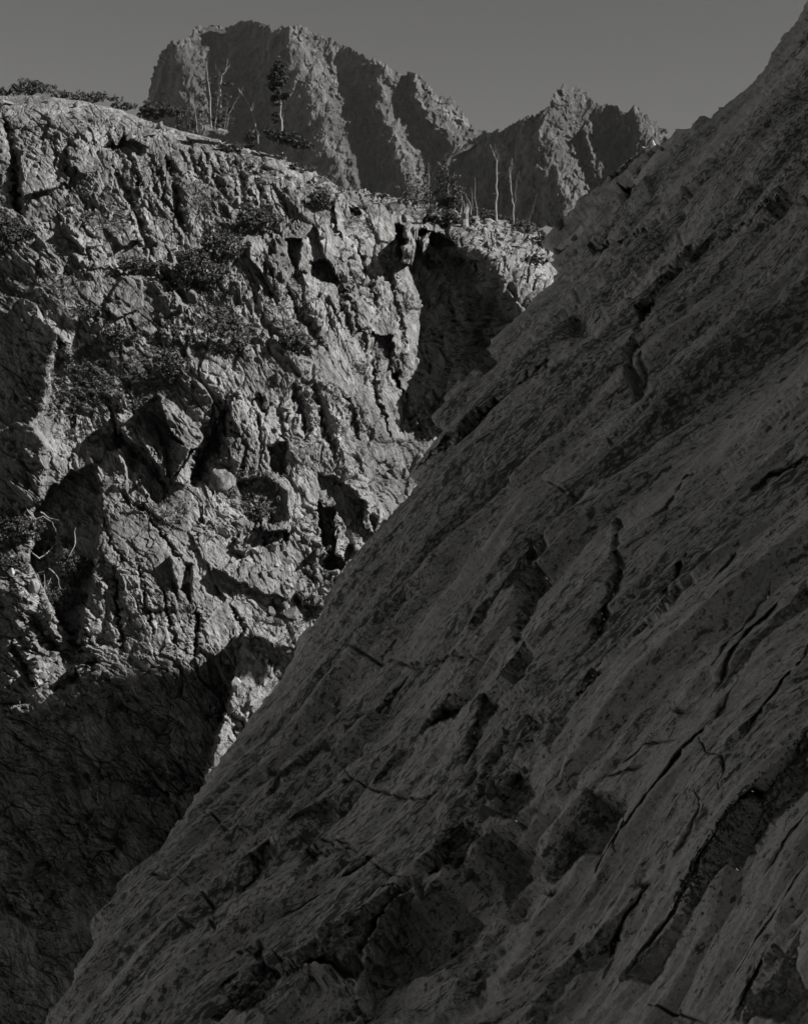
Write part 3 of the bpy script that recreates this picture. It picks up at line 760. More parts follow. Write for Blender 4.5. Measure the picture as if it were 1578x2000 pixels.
for rr in ([(445, 1850), (520, 1830), (480, 1900), (440, 1940), (400, 1990), (560, 2010), (700, 1990), (690, 1900), (560, 1880)],
           [(1585, 375), (1520, 420), (1476, 450), (1432, 452), (1385, 480), (1344, 512), (1304, 562), (1260, 630), (1235, 650), (1290, 545), (1340, 485), (1400, 450), (1470, 425), (1520, 395)],
           [(1275, 600), (1255, 690), (1240, 785), (1220, 795), (1228, 720), (1250, 620)], [(1072, 692), (985, 766), (900, 836), (820, 898), (798, 928), (860, 886), (960, 808), (1070, 714)],
           [(1190, 345), (1200, 315), (1240, 292), (1262, 292), (1225, 335), (1212, 352)], [(1212, 362), (1240, 355), (1238, 395), (1220, 398)], [(1240, 785), (1200, 860), (1180, 930), (1120, 980), (1110, 970), (1180, 900), (1215, 820)],
           [(1150, 480), (1200, 470), (1262, 440), (1270, 452), (1200, 490), (1150, 500)],  [(1130, 975), (1150, 985), (1100, 1060), (1065, 1140), (1035, 1210), (1010, 1262), (998, 1242), (1030, 1160), (1070, 1070)], [(1003, 1268), (1040, 1250), (1022, 1320), (1000, 1352), (983, 1320)],
           [(1200, 1008), (1216, 1020), (1206, 1110), (1166, 1200), (1146, 1252), (1128, 1240), (1160, 1170), (1194, 1090)], [(495, 1600), (570, 1525), (660, 1440), (668, 1450), (580, 1540), (510, 1612)]):
    riser(rr, zoom=False)
# upper slab: the dark rift and the broken crest
sg([(1585, 395), (1520, 432), (1476, 462), (1432, 460), (1385, 487), (1344, 520), (1304, 570), (1270, 620), (1230, 690)], 2.2, 30, 6)
_s([(1585, 405), (1520, 442), (1476, 470), (1432, 466), (1385, 494), (1344, 528), (1304, 576)], 1.2, 60)
_p([(1188, 345), (1195, 318), (1238, 292), (1262, 290), (1235, 330), (1212, 352)], -1.8, 4, 0, 4); _p([(1212, 362), (1240, 355), (1238, 392), (1220, 396)], -2.2, 0, 0, 4)
_p([(1155, 478), (1200, 430), (1262, 375), (1278, 360), (1270, 395), (1210, 450)], 1.2, -1, -1, 3); sg([(1135, 475), (1210, 470), (1262, 430)], 1.6, 9); sg([(1150, 560), (1210, 500), (1280, 440), (1300, 380)], 1.4, 9); sg([(1340, 330), (1345, 420), (1330, 500)], 1.5, 12)
sg([(1078, 560), (1130, 540), (1180, 500)], 1.0, 8); sg([(1100, 660), (1130, 610), (1140, 560)], 1.0, 7); _b(1130, 640, 22, 22, 0, -2.0); _b(1475, 370, 10, 10, 0, -0.8)
sg([(1505, 112), (1540, 118), (1578, 118)], 0.7, 4)
# world-size coordinates of the face: s up the slope, t across it
P0 = np.stack([(fs.cx - CX) / F * fs.Yb, fs.Yb, (CY - fs.cy) / F * fs.Yb], -1)
s_ = P0 @ np.array(SLOPE); t_ = P0 @ np.array(SACROSS)
ws = 0.28 * fbm(s_ / 6, t_ / 2.5, 71, 3)
k = np.clip(W ** 0.75, 0.55, 1.15)
near_edge = sstep(0, 60, np.abs(fs.d))
Hs = k * (0.45 * facets(s_ / 5 + 1.6 * ws, t_ + ws, 1.6, 301, 0.42, 0.12, 0.10, 0.04) + 0.40 * facets(s_ / 6 - 1.3 * ws, t_ + 1.3 * ws, 0.62, 302, 0.45, 0.14)
          + 0.45 * facets(s_ / 4.5, t_ + 0.5 * ws, 0.30, 303, 0.5, 0.25) + 0.5 * facets(s_ / 3, t_, 0.13, 304, 0.5, 0.25))
Hs += np.minimum(W, 1.2) * 0.35 * fbm(s_ / 9, t_ / 5, 75, 2)
Hs += k * (0.07 * fbm(s_ / 1.2, t_ / 0.28, 73, 5) + 0.02 * fbm(s_ / 0.35, t_ / 0.10, 79, 3))
# sheets of granite lapping over each other: each ends in a low riser that faces down the valley
def sheets(lam, seed, wv, wl):
    ph = t_ / lam + wv * fbm(s_ / (lam * 4.5), t_ / (lam * 1.6), seed, 4) + wl * fbm(s_ / 14.0, t_ / 9.0, seed + 5, 2)
    i_ = np.floor(ph); fr = (ph - i_).astype(np.float32)
    amp = rnd2(i_.astype(np.int64), (0 * i_).astype(np.int64), seed, 3)
    amp = amp * np.clip(0.55 + 0.9 * fbm(s_ / (lam * 3.0), i_ * 7.3, seed + 9, 2), 0.0, 1.5)
    rise = sstep(0.0, 0.05, fr)
    return lam * amp * (rise * (1 - fr))
Hs += k * (0.24 * sheets(2.3, 501, 0.18, 0.3) + 0.26 * sheets(0.95, 521, 0.16, 0.2) + 0.24 * sheets(0.36, 541, 0.2, 0.1))
# broken ground in the gully and on the crest
gm_ = np.zeros_like(fs.x)
for cx, cy, rx, ry in ((930, 1680, 130, 260), (1190, 400, 110, 120), (1010, 1400, 70, 120), (1250, 520, 90, 110), (560, 1880, 140, 130), (1080, 1060, 60, 90)):
    gm_ = np.maximum(gm_, np.exp(-(((fs.x - cx) / rx) ** 2 + ((fs.y - cy) / ry) ** 2)))
Hs += gm_ * k * (0.55 * facets(s_ / 2.2 + ws, t_ + ws, 1.2, 311, 0.7, 0.3, 0.15, 0.06, True) + 0.6 * facets(s_ / 1.8, t_, 0.45, 312, 0.75, 0.3))
Hs -= np.median(Hs[fs.d > 0])
fs.H = blur(Hs * (0.8 + 0.2 * sstep(0, 130, fs.d)), 1)
for pts, dd, ww, wob in GR: _g(pts, min(dd, 0.5) * 0.8, ww, 2.2, 24.0)

slab = fs.finish('granite_slope', M_SLAB, smooth=True)

# ------------------------------------------------------------------ unseen slope added behind the viewpoint to cut sky light in the shade
n1, n2 = 90, 26
T, V_ = np.meshgrid(np.linspace(0, 1, n1), np.linspace(0, 1, n2))
ang = np.radians(188 + T * 118)                     # from the left of the view round to behind it
rad = 105 + 150 * V_ + 14 * fbm(T * 9, V_ * 3, 401, 4)
hz = -58 + 340 * V_ ** 0.9 * (1 - 0.35 * T) + 16 * fbm(T * 12, V_ * 5, 402, 5)
hv = np.stack([np.cos(ang) * rad, 20 + np.sin(ang) * rad, hz], -1).reshape(-1, 3)
hf = [(i * n1 + j, i * n1 + j + 1, (i + 1) * n1 + j + 1, (i + 1) * n1 + j) for i in range(n2 - 1) for j in range(n1 - 1)]
hm = bpy.data.meshes.new('sky_block_hillside'); hm.from_pydata(hv.tolist(), [], hf); hm.materials.append(M_SKYBLOCK)
ho = bpy.data.objects.new('sky_block_hillside', hm); COL.objects.link(ho); ho['kind'] = 'structure'

# ------------------------------------------------------------------ small builders
rng = random.Random(7)
class MB:
    def __init__(s): s.v = []; s.f = []
    def tube(s, pts, radii, n=5):
        pts = [Vector(p) for p in pts]
        base = len(s.v)
        for i, p in enumerate(pts):
            d = (pts[min(i + 1, len(pts) - 1)] - pts[max(i - 1, 0)])
            d = d.normalized() if d.length > 1e-6 else Vector((0, 0, 1))
            a = d.orthogonal().normalized(); b = d.cross(a)
            for k in range(n):
                t = 2 * math.pi * k / n
                s.v.append(p + (a * math.cos(t) + b * math.sin(t)) * radii[i])
        for i in range(len(pts) - 1):
            for k in range(n):
                k2 = (k + 1) % n
                s.f.append((base + i * n + k, base + i * n + k2, base + (i + 1) * n + k2, base + (i + 1) * n + k))
        s.f.append(tuple(base + (len(pts) - 1) * n + k for k in range(n)))
    def leaf(s, p, size, up=None):
        d = Vector((rng.gauss(0, 1), rng.gauss(0, 1), rng.gauss(0, 1)))
        if up is not None: d = d * 0.6 + up
        d.normalize(); a = d.orthogonal().normalized()
        a.rotate(Quaternion(d, rng.uniform(0, 6.28)))
        n = len(s.v); w_ = size * rng.uniform(0.35, 0.6)
        s.v += [p - a * w_, p + d * size * 0.6 - a * 0.1 * w_, p + a * w_, p - d * size * 0.4]
        s.f.append((n, n + 3, n + 2, n + 1))
    def clump(s, c, r, n, size, flat=1.0, up=None):
        for _ in range(n):
            while True:
                q = Vector((rng.uniform(-1, 1), rng.uniform(-1, 1), rng.uniform(-1, 1)))
                if q.length < 1: break
            s.leaf(c + Vector((q.x, q.y, q.z * flat)) * r, size * rng.uniform(0.7, 1.3), up)
    def build(s, name, mat, parent=None, smooth=False):
        me = bpy.data.meshes.new(name)
        me.from_pydata([tuple(p) for p in s.v], [], s.f)
        me.materials.append(mat)
        if smooth: me.polygons.foreach_set('use_smooth', [True] * len(me.polygons))
        o = bpy.data.objects.new(name, me); COL.objects.link(o)
        if parent is not None: o.parent = parent
        return o

def thing(name, loc, label, cat, group=None):
    o = bpy.data.objects.new(name, None); COL.objects.link(o)
    o.empty_display_size = 0.3
    o.location = loc; o['label'] = label; o['category'] = cat
    if group: o['group'] = group
    return o

def crooked(p0, p1, n, amp):
    p0, p1 = Vector(p0), Vector(p1)
    L_ = (p1 - p0).length
    pts = [p0]
    for i in range(1, n):
        pts.append(p0.lerp(p1, i / n) + Vector((rng.gauss(0, 1), rng.gauss(0, 1), rng.gauss(0, 0.4))) * amp * L_)
    return pts + [p1]

def screen(p, x, y):
    """a point at the same distance as p where the photo shows it"""
    Y = p.y
    return Vector(((x - CX) / F * Y, Y, (CY - y) / F * Y))

# ------------------------------------------------------------------ trees
def tree(face, stem, label, group=None, name='conifer_tree', r0=0.13, dead=False, tufts=(), limbs=(), dense=26, leaf=0.12, mat=None, sink=0.4, limb_r=0.035, auto=0, off=None, cat='tree', mult=1.6):
    """stem: photo points foot to top; tufts: (x, y, rx, ry) clumps of needles; limbs: photo polylines"""
    foot, n = face.at(*(off or stem[0]))
    foot = screen(foot, *stem[0]); base = foot.copy()
    t = thing(name, base, label, cat, group)
    px = base.y / F
    pts = [screen(base, x, y) - base for x, y in stem]
    pts[0] = pts[0] - Vector((0, 0, sink))
    fine = []
    for a, b in zip(pts[:-1], pts[1:]):
        fine += crooked(a, b, 3, 0.025)[:-1]
    fine.append(pts[-1])
    m = MB(); k = len(fine) - 1
    m.tube(fine, [r0 * (1 - 0.8 * i / k) for i in range(k + 1)], 6)
    m.build('trunk', M_DEAD if dead else M_BARK, t)
    for lp in limbs:
        q = [screen(base, x, y) - base + Vector((0, rng.uniform(-0.25, 0.25), 0)) for x, y in lp]
        q[0].y = 0
        f2 = []
        for a, b in zip(q[:-1], q[1:]): f2 += crooked(a, b, 3, 0.05)[:-1]
        f2.append(q[-1])
        m = MB(); k = len(f2) - 1
        m.tube(f2, [limb_r * (1 - 0.75 * i / k) for i in range(k + 1)], 4)
        m.build('branch', M_DEAD if dead else M_BARK, t)
    if auto:
        for i in range(int(auto * 1.8)):
            f_ = rng.uniform(0.3, 0.97); j = int(f_ * (len(fine) - 1)); p = fine[j]
            L_ = (1.15 - f_) * rng.uniform(0.3, 0.9) * fine[-1].length * 0.16
            an = rng.uniform(0, 6.28)
            e = p + Vector((math.cos(an), math.sin(an) * 0.8, rng.uniform(0.1, 0.9))) * L_
            m = MB(); q = crooked(p, e, 3, 0.10)
            m.tube(q, [limb_r * 0.6, limb_r * 0.5, limb_r * 0.35, limb_r * 0.2], 4)
            m.build('branch', M_DEAD if dead else M_BARK, t)
    if tufts:
        m = MB()
        for x, y, rx, ry in tufts:
            c = screen(base, x, y) - base
            rx *= px; ry *= px
            for _ in range(max(5, int(rx * ry * 60 * mult))):
                an = rng.uniform(0, 6.28); rr = math.sqrt(rng.random())
                cc = c + Vector((math.cos(an) * rr * rx, rng.uniform(-0.7, 0.7) * rx, math.sin(an) * rr * ry))
                m.clump(cc, 0.18, int(dense * 1.6), leaf * 1.3, 0.6)
        m.build('crown', mat or M_NEEDLE, t)
    return t

TOP = 'trees on the cliff top'
tree(fc, [(413, 240), (411, 205), (408, 165), (405, 140), (405, 112)], 'tall thin bleached snag second from left in the cliff top clump', TOP, 'dead_tree', 0.085, True,
     limbs=[((407, 160), (400, 140), (399, 125)), ((408, 165), (412, 150)), ((411, 200), (405, 190))], auto=6, limb_r=0.025)
tree(fc, [(431, 240), (431, 205), (430, 170), (433, 148), (441, 140), (445, 114)], 'half living conifer with forked bare top, right side of the cliff top clump', TOP, 'conifer_tree', 0.12, False,
     tufts=[(446, 165, 9, 7), (443, 190, 9, 9), (446, 215, 10, 9), (440, 232, 12, 7), (424, 150, 5, 4)], limbs=[((431, 160), (425, 140), (421, 122)), ((441, 140), (434, 128)), ((441, 138), (448, 128), (449, 118)), ((431, 150), (428, 135))], dense=9, leaf=0.10, auto=7)
tree(fc, [(395, 246), (396, 205), (395, 165), (394, 122)], 'slim dark sparse conifer left of the tall thin snag', TOP, 'conifer_tree', 0.07, False,
     tufts=[(395, 165, 6, 8), (396, 195, 6, 10), (394, 222, 6, 8)], dense=8, leaf=0.10, auto=8, limb_r=0.022)
tree(fc, [(386, 250), (383, 230), (380, 208), (379, 180)], 'shortest bent dead stem at the left edge of the cliff top clump', TOP, 'dead_tree', 0.05, True, auto=4, limb_r=0.02)
tree(fc, [(418, 246), (424, 215), (429, 185)], 'thin leaning bare stem between the two tallest trees of the clump', TOP, 'dead_tree', 0.04, True, auto=3, limb_r=0.018)
tree(fc, [(444, 252), (446, 225), (458, 202), (470, 182)], 'thin dead stem leaning right toward the forked snag', TOP, 'dead_tree', 0.035, True, limbs=[((470, 182), (476, 166))], limb_r=0.02, off=(444, 262))
tree(fc, [(505, 288), (504, 262), (498, 236), (489, 206), (473, 184), (466, 172)], 'leaning forked bare snag standing alone on the cliff top', TOP, 'dead_tree', 0.075, True,
     limbs=[((496, 228), (495, 212), (495, 194)), ((473, 184), (468, 178), (466, 168)), ((500, 252), (494, 258), (493, 268))], limb_r=0.04, off=(505, 300))
tree(fc, [(551, 292), (550, 250), (548, 212), (547, 180), (546, 150), (544, 122)], 'tall dark conifer with bare pale lower trunk, tallest on the cliff top', TOP, 'conifer_tree', 0.15, False,
     tufts=[(544, 124, 8, 7), (544, 137, 13, 11), (538, 150, 14, 9), (548, 158, 11, 8), (538, 168, 12, 8), (549, 187, 16, 6), (535, 193, 9, 4), (558, 188, 9, 3), (540, 205, 7, 3), (538, 224, 7, 3), (537, 237, 6, 3)],
     limbs=[((555, 250), (553, 225), (555, 205)), ((547, 155), (558, 150), (566, 152)), ((548, 190), (562, 186)), ((548, 200), (532, 198)), ((549, 225), (536, 226))], dense=26, leaf=0.12, auto=5, off=(551, 312), mult=2.6)
tree(fc, [(557, 302), (562, 285), (575, 275), (590, 278), (606, 286)], 'low wind flattened conifer spreading right beside the tall conifer', TOP, 'spreading_conifer', 0.10, False,
     tufts=[(535, 258, 20, 5), (545, 266, 24, 6), (560, 274, 24, 6), (578, 278, 20, 5), (592, 284, 18, 5), (604, 288, 12, 4), (560, 262, 16, 4), (580, 268, 16, 4)], limbs=[((562, 285), (545, 270), (522, 258)), ((575, 275), (585, 268))], dense=16, leaf=0.11, off=(560, 318))
for x0, y0, h, ln, lab in ((402, 250, 70, -4, 'wispy grey sapling in front of the tall thin snag'), (423, 252, 95, 3, 'grey half dead sapling left of the forked conifer'), (438, 256, 60, 8, 'short twiggy sapling at the right foot of the forked conifer'),
                          (372, 246, 44, -6, 'small twiggy sapling at the far left of the cliff top clump')):
    tree(fc, [(x0, y0), (x0 + ln * 0.5, y0 - h * 0.5), (x0 + ln, y0 - h)], lab, TOP, 'sapling', 0.04, False, tufts=[(x0 + ln * f_ + rng.uniform(-4, 4), y0 - h * f_, 6, h * 0.08) for f_ in (0.15, 0.3, 0.5, 0.7)],
         dense=5, leaf=0.09, auto=8, limb_r=0.025, mat=M_LEAF, off=(x0, y0 + 8))
LED = 'trees beyond the bright ledge'
for i, (x, h, lab) in enumerate([(797, 66, 'hazy grey conifer at the left end of the ledge row'), (815, 52, 'shortest hazy conifer between two taller ones on the ledge'), (835, 84, 'dark stemmed grey conifer third from left in the ledge row'),
                                 (858, 78, 'fine twigged pale conifer left of the tallest in the ledge row'), (873, 96, 'tallest hazy conifer of the ledge row with pointed tip'), (888, 70, 'dark crowned conifer right of the tallest in the ledge row'),
                                 (900, 46, 'small bent pale conifer at the right end of the ledge row')]):
    yb = 398 + (x - 797) * 0.10
    tf = [(x + rng.uniform(-5, 5), yb - h * f_, 5 + 6 * (1 - f_), h * 0.07) for f_ in (0.08, 0.2, 0.32, 0.45, 0.58, 0.7, 0.8, 0.9)]
    tree(fl, [(x, yb), (x + rng.uniform(-3, 3), yb - h * 0.5), (x + rng.uniform(-4, 6), yb - h)], lab, LED, 'conifer_tree', 0.09, False, tufts=tf, dense=5, leaf=0.11, auto=10, limb_r=0.03, mat=M_HEATH, off=(x, 406), mult=1.7)
tree(fl, [(969, 424), (968, 395), (970, 350), (970, 315), (963, 298), (957, 282)], 'tallest bleached snag with forked top on the ledge', LED, 'dead_tree', 0.11, True,
     limbs=[((970, 312), (968, 296), (966, 280)), ((970, 318), (974, 300), (971, 290)), ((969, 400), (962, 385), (958, 368)), ((970, 340), (976, 336)), ((964, 300), (955, 296))], auto=9, limb_r=0.03, off=(969, 436))
tree(fl, [(1003, 436), (1003, 402), (998, 375), (996, 345), (999, 320), (1000, 308)], 'forked bleached snag right of the tallest snag', LED, 'dead_tree', 0.08, True,
     limbs=[((997, 345), (996, 325), (996, 314)), ((1004, 402), (1008, 365), (1014, 334)), ((998, 335), (1003, 318))], auto=4, limb_r=0.035, off=(1003, 446))
tree(fl, [(931, 412), (929, 395), (927, 385), (928, 365), (927, 344)], 'thin wavy bare stem between the ledge row and the tallest snag', LED, 'dead_tree', 0.045, True, auto=2, limb_r=0.018, off=(931, 424))
tree(fl, [(924, 412), (922, 390), (920, 366)], 'short straight bare stem just left of the wavy bare stem', LED, 'dead_tree', 0.035, True, auto=2, limb_r=0.015, off=(924, 422))
tree(fl, [(920, 412), (918, 398), (910, 382), (907, 374)], 'short bare stem leaning left beside the dark ledge shrub', LED, 'dead_tree', 0.05, True, auto=2, limb_r=0.018, off=(920, 422))
tree(fl, [(1028, 446), (1034, 425), (1044, 395), (1048, 376)], 'very thin stem leaning right at the right end of the ledge', LED, 'dead_tree', 0.025, False, auto=2, limb_r=0.012, off=(1028, 455))

# ------------------------------------------------------------------ shrubs
def shrub(face, x, y, rx, ry, label, group, dense=1.0, leaf=0.10, mat=None, dead=(), name='shrub', lift=0.0, stems=9, depth=0.8):
    p, n = face.at(x, y)
    q = screen(p, x, y); px = q.y / F
    q = q * (1 - (0.35 + 0.4 * ry * px) / q.y)
    t = thing(name, q, label, 'shrub', group)
    rx *= px; ry *= px
    root = Vector((0, 0.25, -ry * 0.9))
    m = MB()
    for _ in range(stems):
        an = rng.uniform(0, 6.28); rr = rng.uniform(0.4, 0.95)
        e = Vector((math.cos(an) * rr * rx, -rng.uniform(0.0, 0.6) * rx * depth, math.sin(an) * rr * ry * 0.8 + 0.1 * ry))
        mid = root.lerp(e, 0.5) + Vector((rng.gauss(0, 0.1) * rx, 0, rng.gauss(0, 0.12) * ry))
        m.tube([root, mid, e], [0.035, 0.025, 0.012], 4)
    m.build('stem', M_BARK, t)
    m = MB()
    N = max(40, int(rx * ry * 130 * dense))
    for _ in range(N):
        an = rng.uniform(0, 6.28); rr = math.sqrt(rng.random())
        ed = 1 + 0.25 * math.sin(3 * an + rx) + 0.15 * math.sin(7 * an)
        c = Vector((math.cos(an) * rr * rx * ed, -rng.uniform(-0.2, 0.8) * math.sqrt(max(0, 1 - rr * rr)) * min(rx, ry * 1.6) * depth - 0.1, math.sin(an) * rr * ry * ed))
        m.clump(c, rng.uniform(0.10, 0.26), rng.randint(12, 20), leaf * 1.35, 0.8)
    m.build('foliage', mat or M_LEAF, t)
    for lp in dead:
        pts = [screen(q, a, b) - q - Vector((0, rng.uniform(0.4, 0.9), 0)) for a, b in lp]
        f2 = []
        for a, b in zip(pts[:-1], pts[1:]): f2 += crooked(a, b, 3, 0.06)[:-1]
        f2.append(pts[-1]); k = len(f2) - 1
        m = MB(); m.tube(f2, [0.055 * (1 - 0.7 * i / k) for i in range(k + 1)], 5)
        m.build('dead_branch', M_DEAD, t)
    return t

SKY_S, FACE_S, LED_S = 'shrubs along the cliff skyline', 'shrubs growing on the cliff face', 'shrubs on the bright ledge'
shrub(fc, 62, 172, 42, 14, 'rounded shrub on the skyline at the far left', SKY_S, stems=14)
shrub(fc, 10, 180, 26, 8, 'low shrub cut off by the left edge on the skyline', SKY_S)
shrub(fc, 182, 191, 52, 10, 'long low grey shrub on the skyline, middle one', SKY_S, 0.7, stems=14)
shrub(fc, 312, 217, 44, 15, 'dark shrub on the skyline left of the tree clump', SKY_S, 1.2, mat=M_NEEDLE)
shrub(fc, 368, 240, 26, 14, 'twiggy shrub under the left trees of the clump', SKY_S, 0.5)
shrub(fc, 432, 236, 24, 10, 'small dense shrub around the foot of the forked conifer', SKY_S, 0.9)
shrub(fc, 120, 186, 30, 7, 'small low scrub between the two left skyline shrubs', SKY_S, 0.9)
shrub(fc, 245, 208, 26, 7, 'small low scrub right of the long grey skyline shrub', SKY_S, 0.9)
shrub(fc, 492, 268, 14, 12, 'dark bushy shrub at the foot of the leaning forked snag', SKY_S, 1.2, mat=M_NEEDLE)
shrub(fc, 455, 290, 30, 11, 'low dark shrub on the slope below the leaning forked snag', SKY_S, 1.0)
for x, y, rx, ry, lab, d in ((385, 535, 52, 42, 'largest dark shrub, in the gully at the middle of the cliff', 1.3), (500, 432, 44, 26, 'dark spreading shrub below the skyline beside pale ribs', 1.1), (430, 480, 44, 34, 'shrub directly above the largest dark shrub', 0.9),
                             (628, 392, 28, 19, 'rounded shrub near the right shoulder under the skyline', 1.2), (265, 522, 44, 20, 'flat shrub left of the largest dark shrub', 0.9), (22, 460, 36, 38, 'grey green shrub at the left edge under the vertical crack', 1.0),
                             (582, 670, 42, 20, 'dark low shrub under the rock holes in the right half of the cliff', 0.9), (452, 655, 36, 44, 'tall ragged shrub in the middle gully below the largest shrub', 0.6), (235, 655, 34, 20, 'small dark shrub on the left of the mossy band', 0.8),
                             (340, 715, 30, 26, 'small shrub just above the split pale block', 0.8), (700, 408, 14, 8, 'tiny shrub beside the dark slot on the right shoulder', 1.0), (845, 800, 9, 10, 'tiny leafy shrub at the foot of the dark cleft', 0.6),
                             (500, 1000, 30, 16, 'dark shrub tucked under the overhang left of the pillars', 0.8), (590, 330, 26, 9, 'thin low shrub below the wind flattened conifer', 0.6), (165, 610, 26, 12, 'small low shrub near the left shaded face', 0.6)):
    shrub(fc, x, y, rx, ry, lab, FACE_S, d)
shrub(fc, 32, 1030, 48, 34, 'bushy shrub with bleached dead branches at the left edge', FACE_S, 0.9, dead=[((75, 1015), (60, 995), (48, 978)), ((75, 1015), (90, 1008), (108, 1020), (116, 1038)), ((75, 1015), (70, 1035), (55, 1042)), ((85, 1000), (100, 1012), (120, 1016))])
shrub(fc, 122, 1172, 46, 26, 'shrub in front of the dark recess with tangled bare limbs', FACE_S, 1.0, dead=[((82, 1090), (100, 1075), (115, 1062)), ((82, 1090), (70, 1080), (60, 1070)), ((100, 1110), (115, 1122), (125, 1150)), ((30, 1125), (60, 1122), (92, 1115)), ((92, 1150), (93, 1120)), ((95, 1150), (103, 1128)), ((153, 1060), (153, 1030)), ((140, 1085), (152, 1058), (165, 1050)), ((54, 1170), (55, 1140)), ((38, 1185), (35, 1155))])
shrub(fc, 150, 1110, 34, 30, 'dark brush filling the recess right of the tangled bare limbs', FACE_S, 1.0)
shrub(fc, 70, 1060, 44, 22, 'dark bush between the two shrubs with bare limbs', FACE_S, 1.1)
shrub(fc, 20, 1100, 30, 16, 'low dark bush at the left edge below the bleached branches', FACE_S, 1.0)
shrub(fl, 868, 436, 50, 24, 'big black green shrub on the ledge above the dark cleft', LED_S, 1.6, mat=M_NEEDLE, stems=14)
shrub(fl, 882, 400, 16, 16, 'upright dark bush behind the big ledge shrub', LED_S, 1.2, mat=M_NEEDLE)
shrub(fl, 1012, 446, 34, 16, 'grey shrub right of the pale ledge boulders', LED_S, 0.9)
shrub(fl, 960, 425, 26, 7, 'low twiggy shrub around the foot of the tallest snag', LED_S, 0.6)
shrub(fl, 1062, 478, 26, 28, 'dark shrub against the shaded slab at the ledge end', LED_S, 1.1)
shrub(fl, 800, 396, 30, 8, 'low scrub in front of the left hazy conifers on the ledge', LED_S, 0.8)
shrub(fl, 935, 416, 24, 9, 'dark scrub between the big ledge shrub and the tallest snag', LED_S, 0.9)
shrub(fl, 990, 434, 26, 9, 'grey scrub around the foot of the forked snag', LED_S, 0.8)
shrub(fl, 1040, 512, 22, 14, 'dark low shrub lowest on the sunlit ledge slope', LED_S, 0.9)
shrub(fl, 740, 384, 22, 5, 'thin low shrub on the pale left end of the ledge', LED_S, 0.5)

# stump beside the ledge shrub
p, n = fl.at(908, 445); q = screen(p, 908, 442)
t = thing('tree_stump', q - Vector((0, 0.5, 0)), 'broken grey stump beside the big black green ledge shrub', 'stump')
m = MB(); m.tube(crooked((0, 0, -0.6), (0.1, 0, 1.5), 4, 0.05), [0.42, 0.36, 0.33, 0.30, 0.27], 9)
for k in range(5):
    a_ = k * 1.3; m.tube([(0.1 + 0.2 * math.cos(a_), 0.2 * math.sin(a_), 1.4), (0.1 + 0.24 * math.cos(a_), 0.24 * math.sin(a_), 1.7 + 0.2 * (k % 3))], [0.09, 0.02], 4)
m.build('trunk', M_BARK, t)

# heath: countless small leaves clinging to the ledges of the cliff
m = MB()
def mat_patch(face, cx, cy, rx, ry, n, size=0.10):
    for _ in range(int(n * 1.8)):
        an = rng.uniform(0, 6.28); rr = math.sqrt(rng.random())
        x, y = cx + math.cos(an) * rr * rx, cy + math.sin(an) * rr * ry
        if float(vnoise(np.array([x / 16.0]), np.array([y / 9.0]), 5)[0]) < -0.05: continue
        p, nn = face.at(x, y)
        m.clump(p + nn * 0.04, 0.13, 4, size, 0.8)
for a_ in ((230, 745, 130, 60, 2600), (340, 655, 80, 40, 1300), (120, 760, 60, 60, 800), (150, 700, 70, 40, 700), (420, 600, 40, 60, 600), (90, 560, 80, 30, 500), (300, 340, 60, 40, 400), (560, 600, 60, 60, 500), (480, 330, 60, 30, 600),
           (640, 360, 40, 20, 300), (200, 430, 60, 30, 400), (500, 960, 50, 50, 500), (330, 1000, 40, 30, 200), (90, 1140, 70, 60, 500), (540, 280, 50, 14, 400), (400, 390, 60, 30, 400), (170, 845, 60, 18, 400), (700, 440, 30, 30, 200)):
    mat_patch(fc, *a_)
mat_patch(fl, 960, 470, 90, 30, 700); mat_patch(fl, 850, 420, 80, 14, 400); mat_patch(fl, 1030, 540, 30, 30, 150)
h = m.build('heath', M_HEATH); h['kind'] = 'stuff'

# ------------------------------------------------------------------ stones
def hull(seed, n=11, sq=(1, 1, 1)):
    r_ = random.Random(seed); bm = bmesh.new()
    for _ in range(n):
        v = Vector((r_.gauss(0, 1), r_.gauss(0, 1), r_.gauss(0, 1))).normalized() * r_.uniform(0.75, 1.1)
        bm.verts.new((v.x * sq[0], v.y * sq[1], v.z * sq[2]))
    bmesh.ops.convex_hull(bm, input=bm.verts)
    loose = [v for v in bm.verts if not v.link_faces]
    if loose: bmesh.ops.delete(bm, geom=loose, context='VERTS')
    me = bpy.data.meshes.new('stone'); bm.to_mesh(me); bm.free()
    me.materials.append(M_STONE)
    return me
HULLS = [hull(i, 9 + i % 4, ((1.0, 0.8, 0.9), (0.6, 0.7, 1.25), (1.3, 0.8, 0.55), (0.8, 0.6, 1.1))[i % 4]) for i in range(14)]
def stone(parent, face, x, y, r_px, tall=None, bury=0.25):
    p, n = face.at(x, y)
    o = bpy.data.objects.new('stone', HULLS[tall if tall is not None else rng.randrange(14)])
    r = r_px * p.y / F
    o.location = p + n * r * (0.5 - bury)
    o.rotation_euler = (rng.uniform(-0.5, 0.5), rng.uniform(-0.7, 0.7), rng.uniform(0, 6.28))
    o.scale = (r * rng.uniform(0.8, 1.2), r * rng.uniform(0.8, 1.2), r * rng.uniform(0.8, 1.2))
    o.parent = parent; COL.objects.link(o)
    return o
def field(parent, face, pts, n, r0, r1):
    X = [p[0] for p in pts]; Yv = [p[1] for p in pts]; c = 0
    while c < n:
        x, y = rng.uniform(min(X), max(X)), rng.uniform(min(Yv), max(Yv))
        if in_poly(np.array([x]), np.array([y]), pts)[0]:
            stone(parent, face, x, y, rng.uniform(r0, r1) * rng.uniform(0.7, 1.2)); c += 1
field(cliff, fc, [(540, 1130), (690, 1110), (650, 1200), (560, 1320), (480, 1420), (430, 1440), (470, 1290), (510, 1200)], 64, 7, 15)
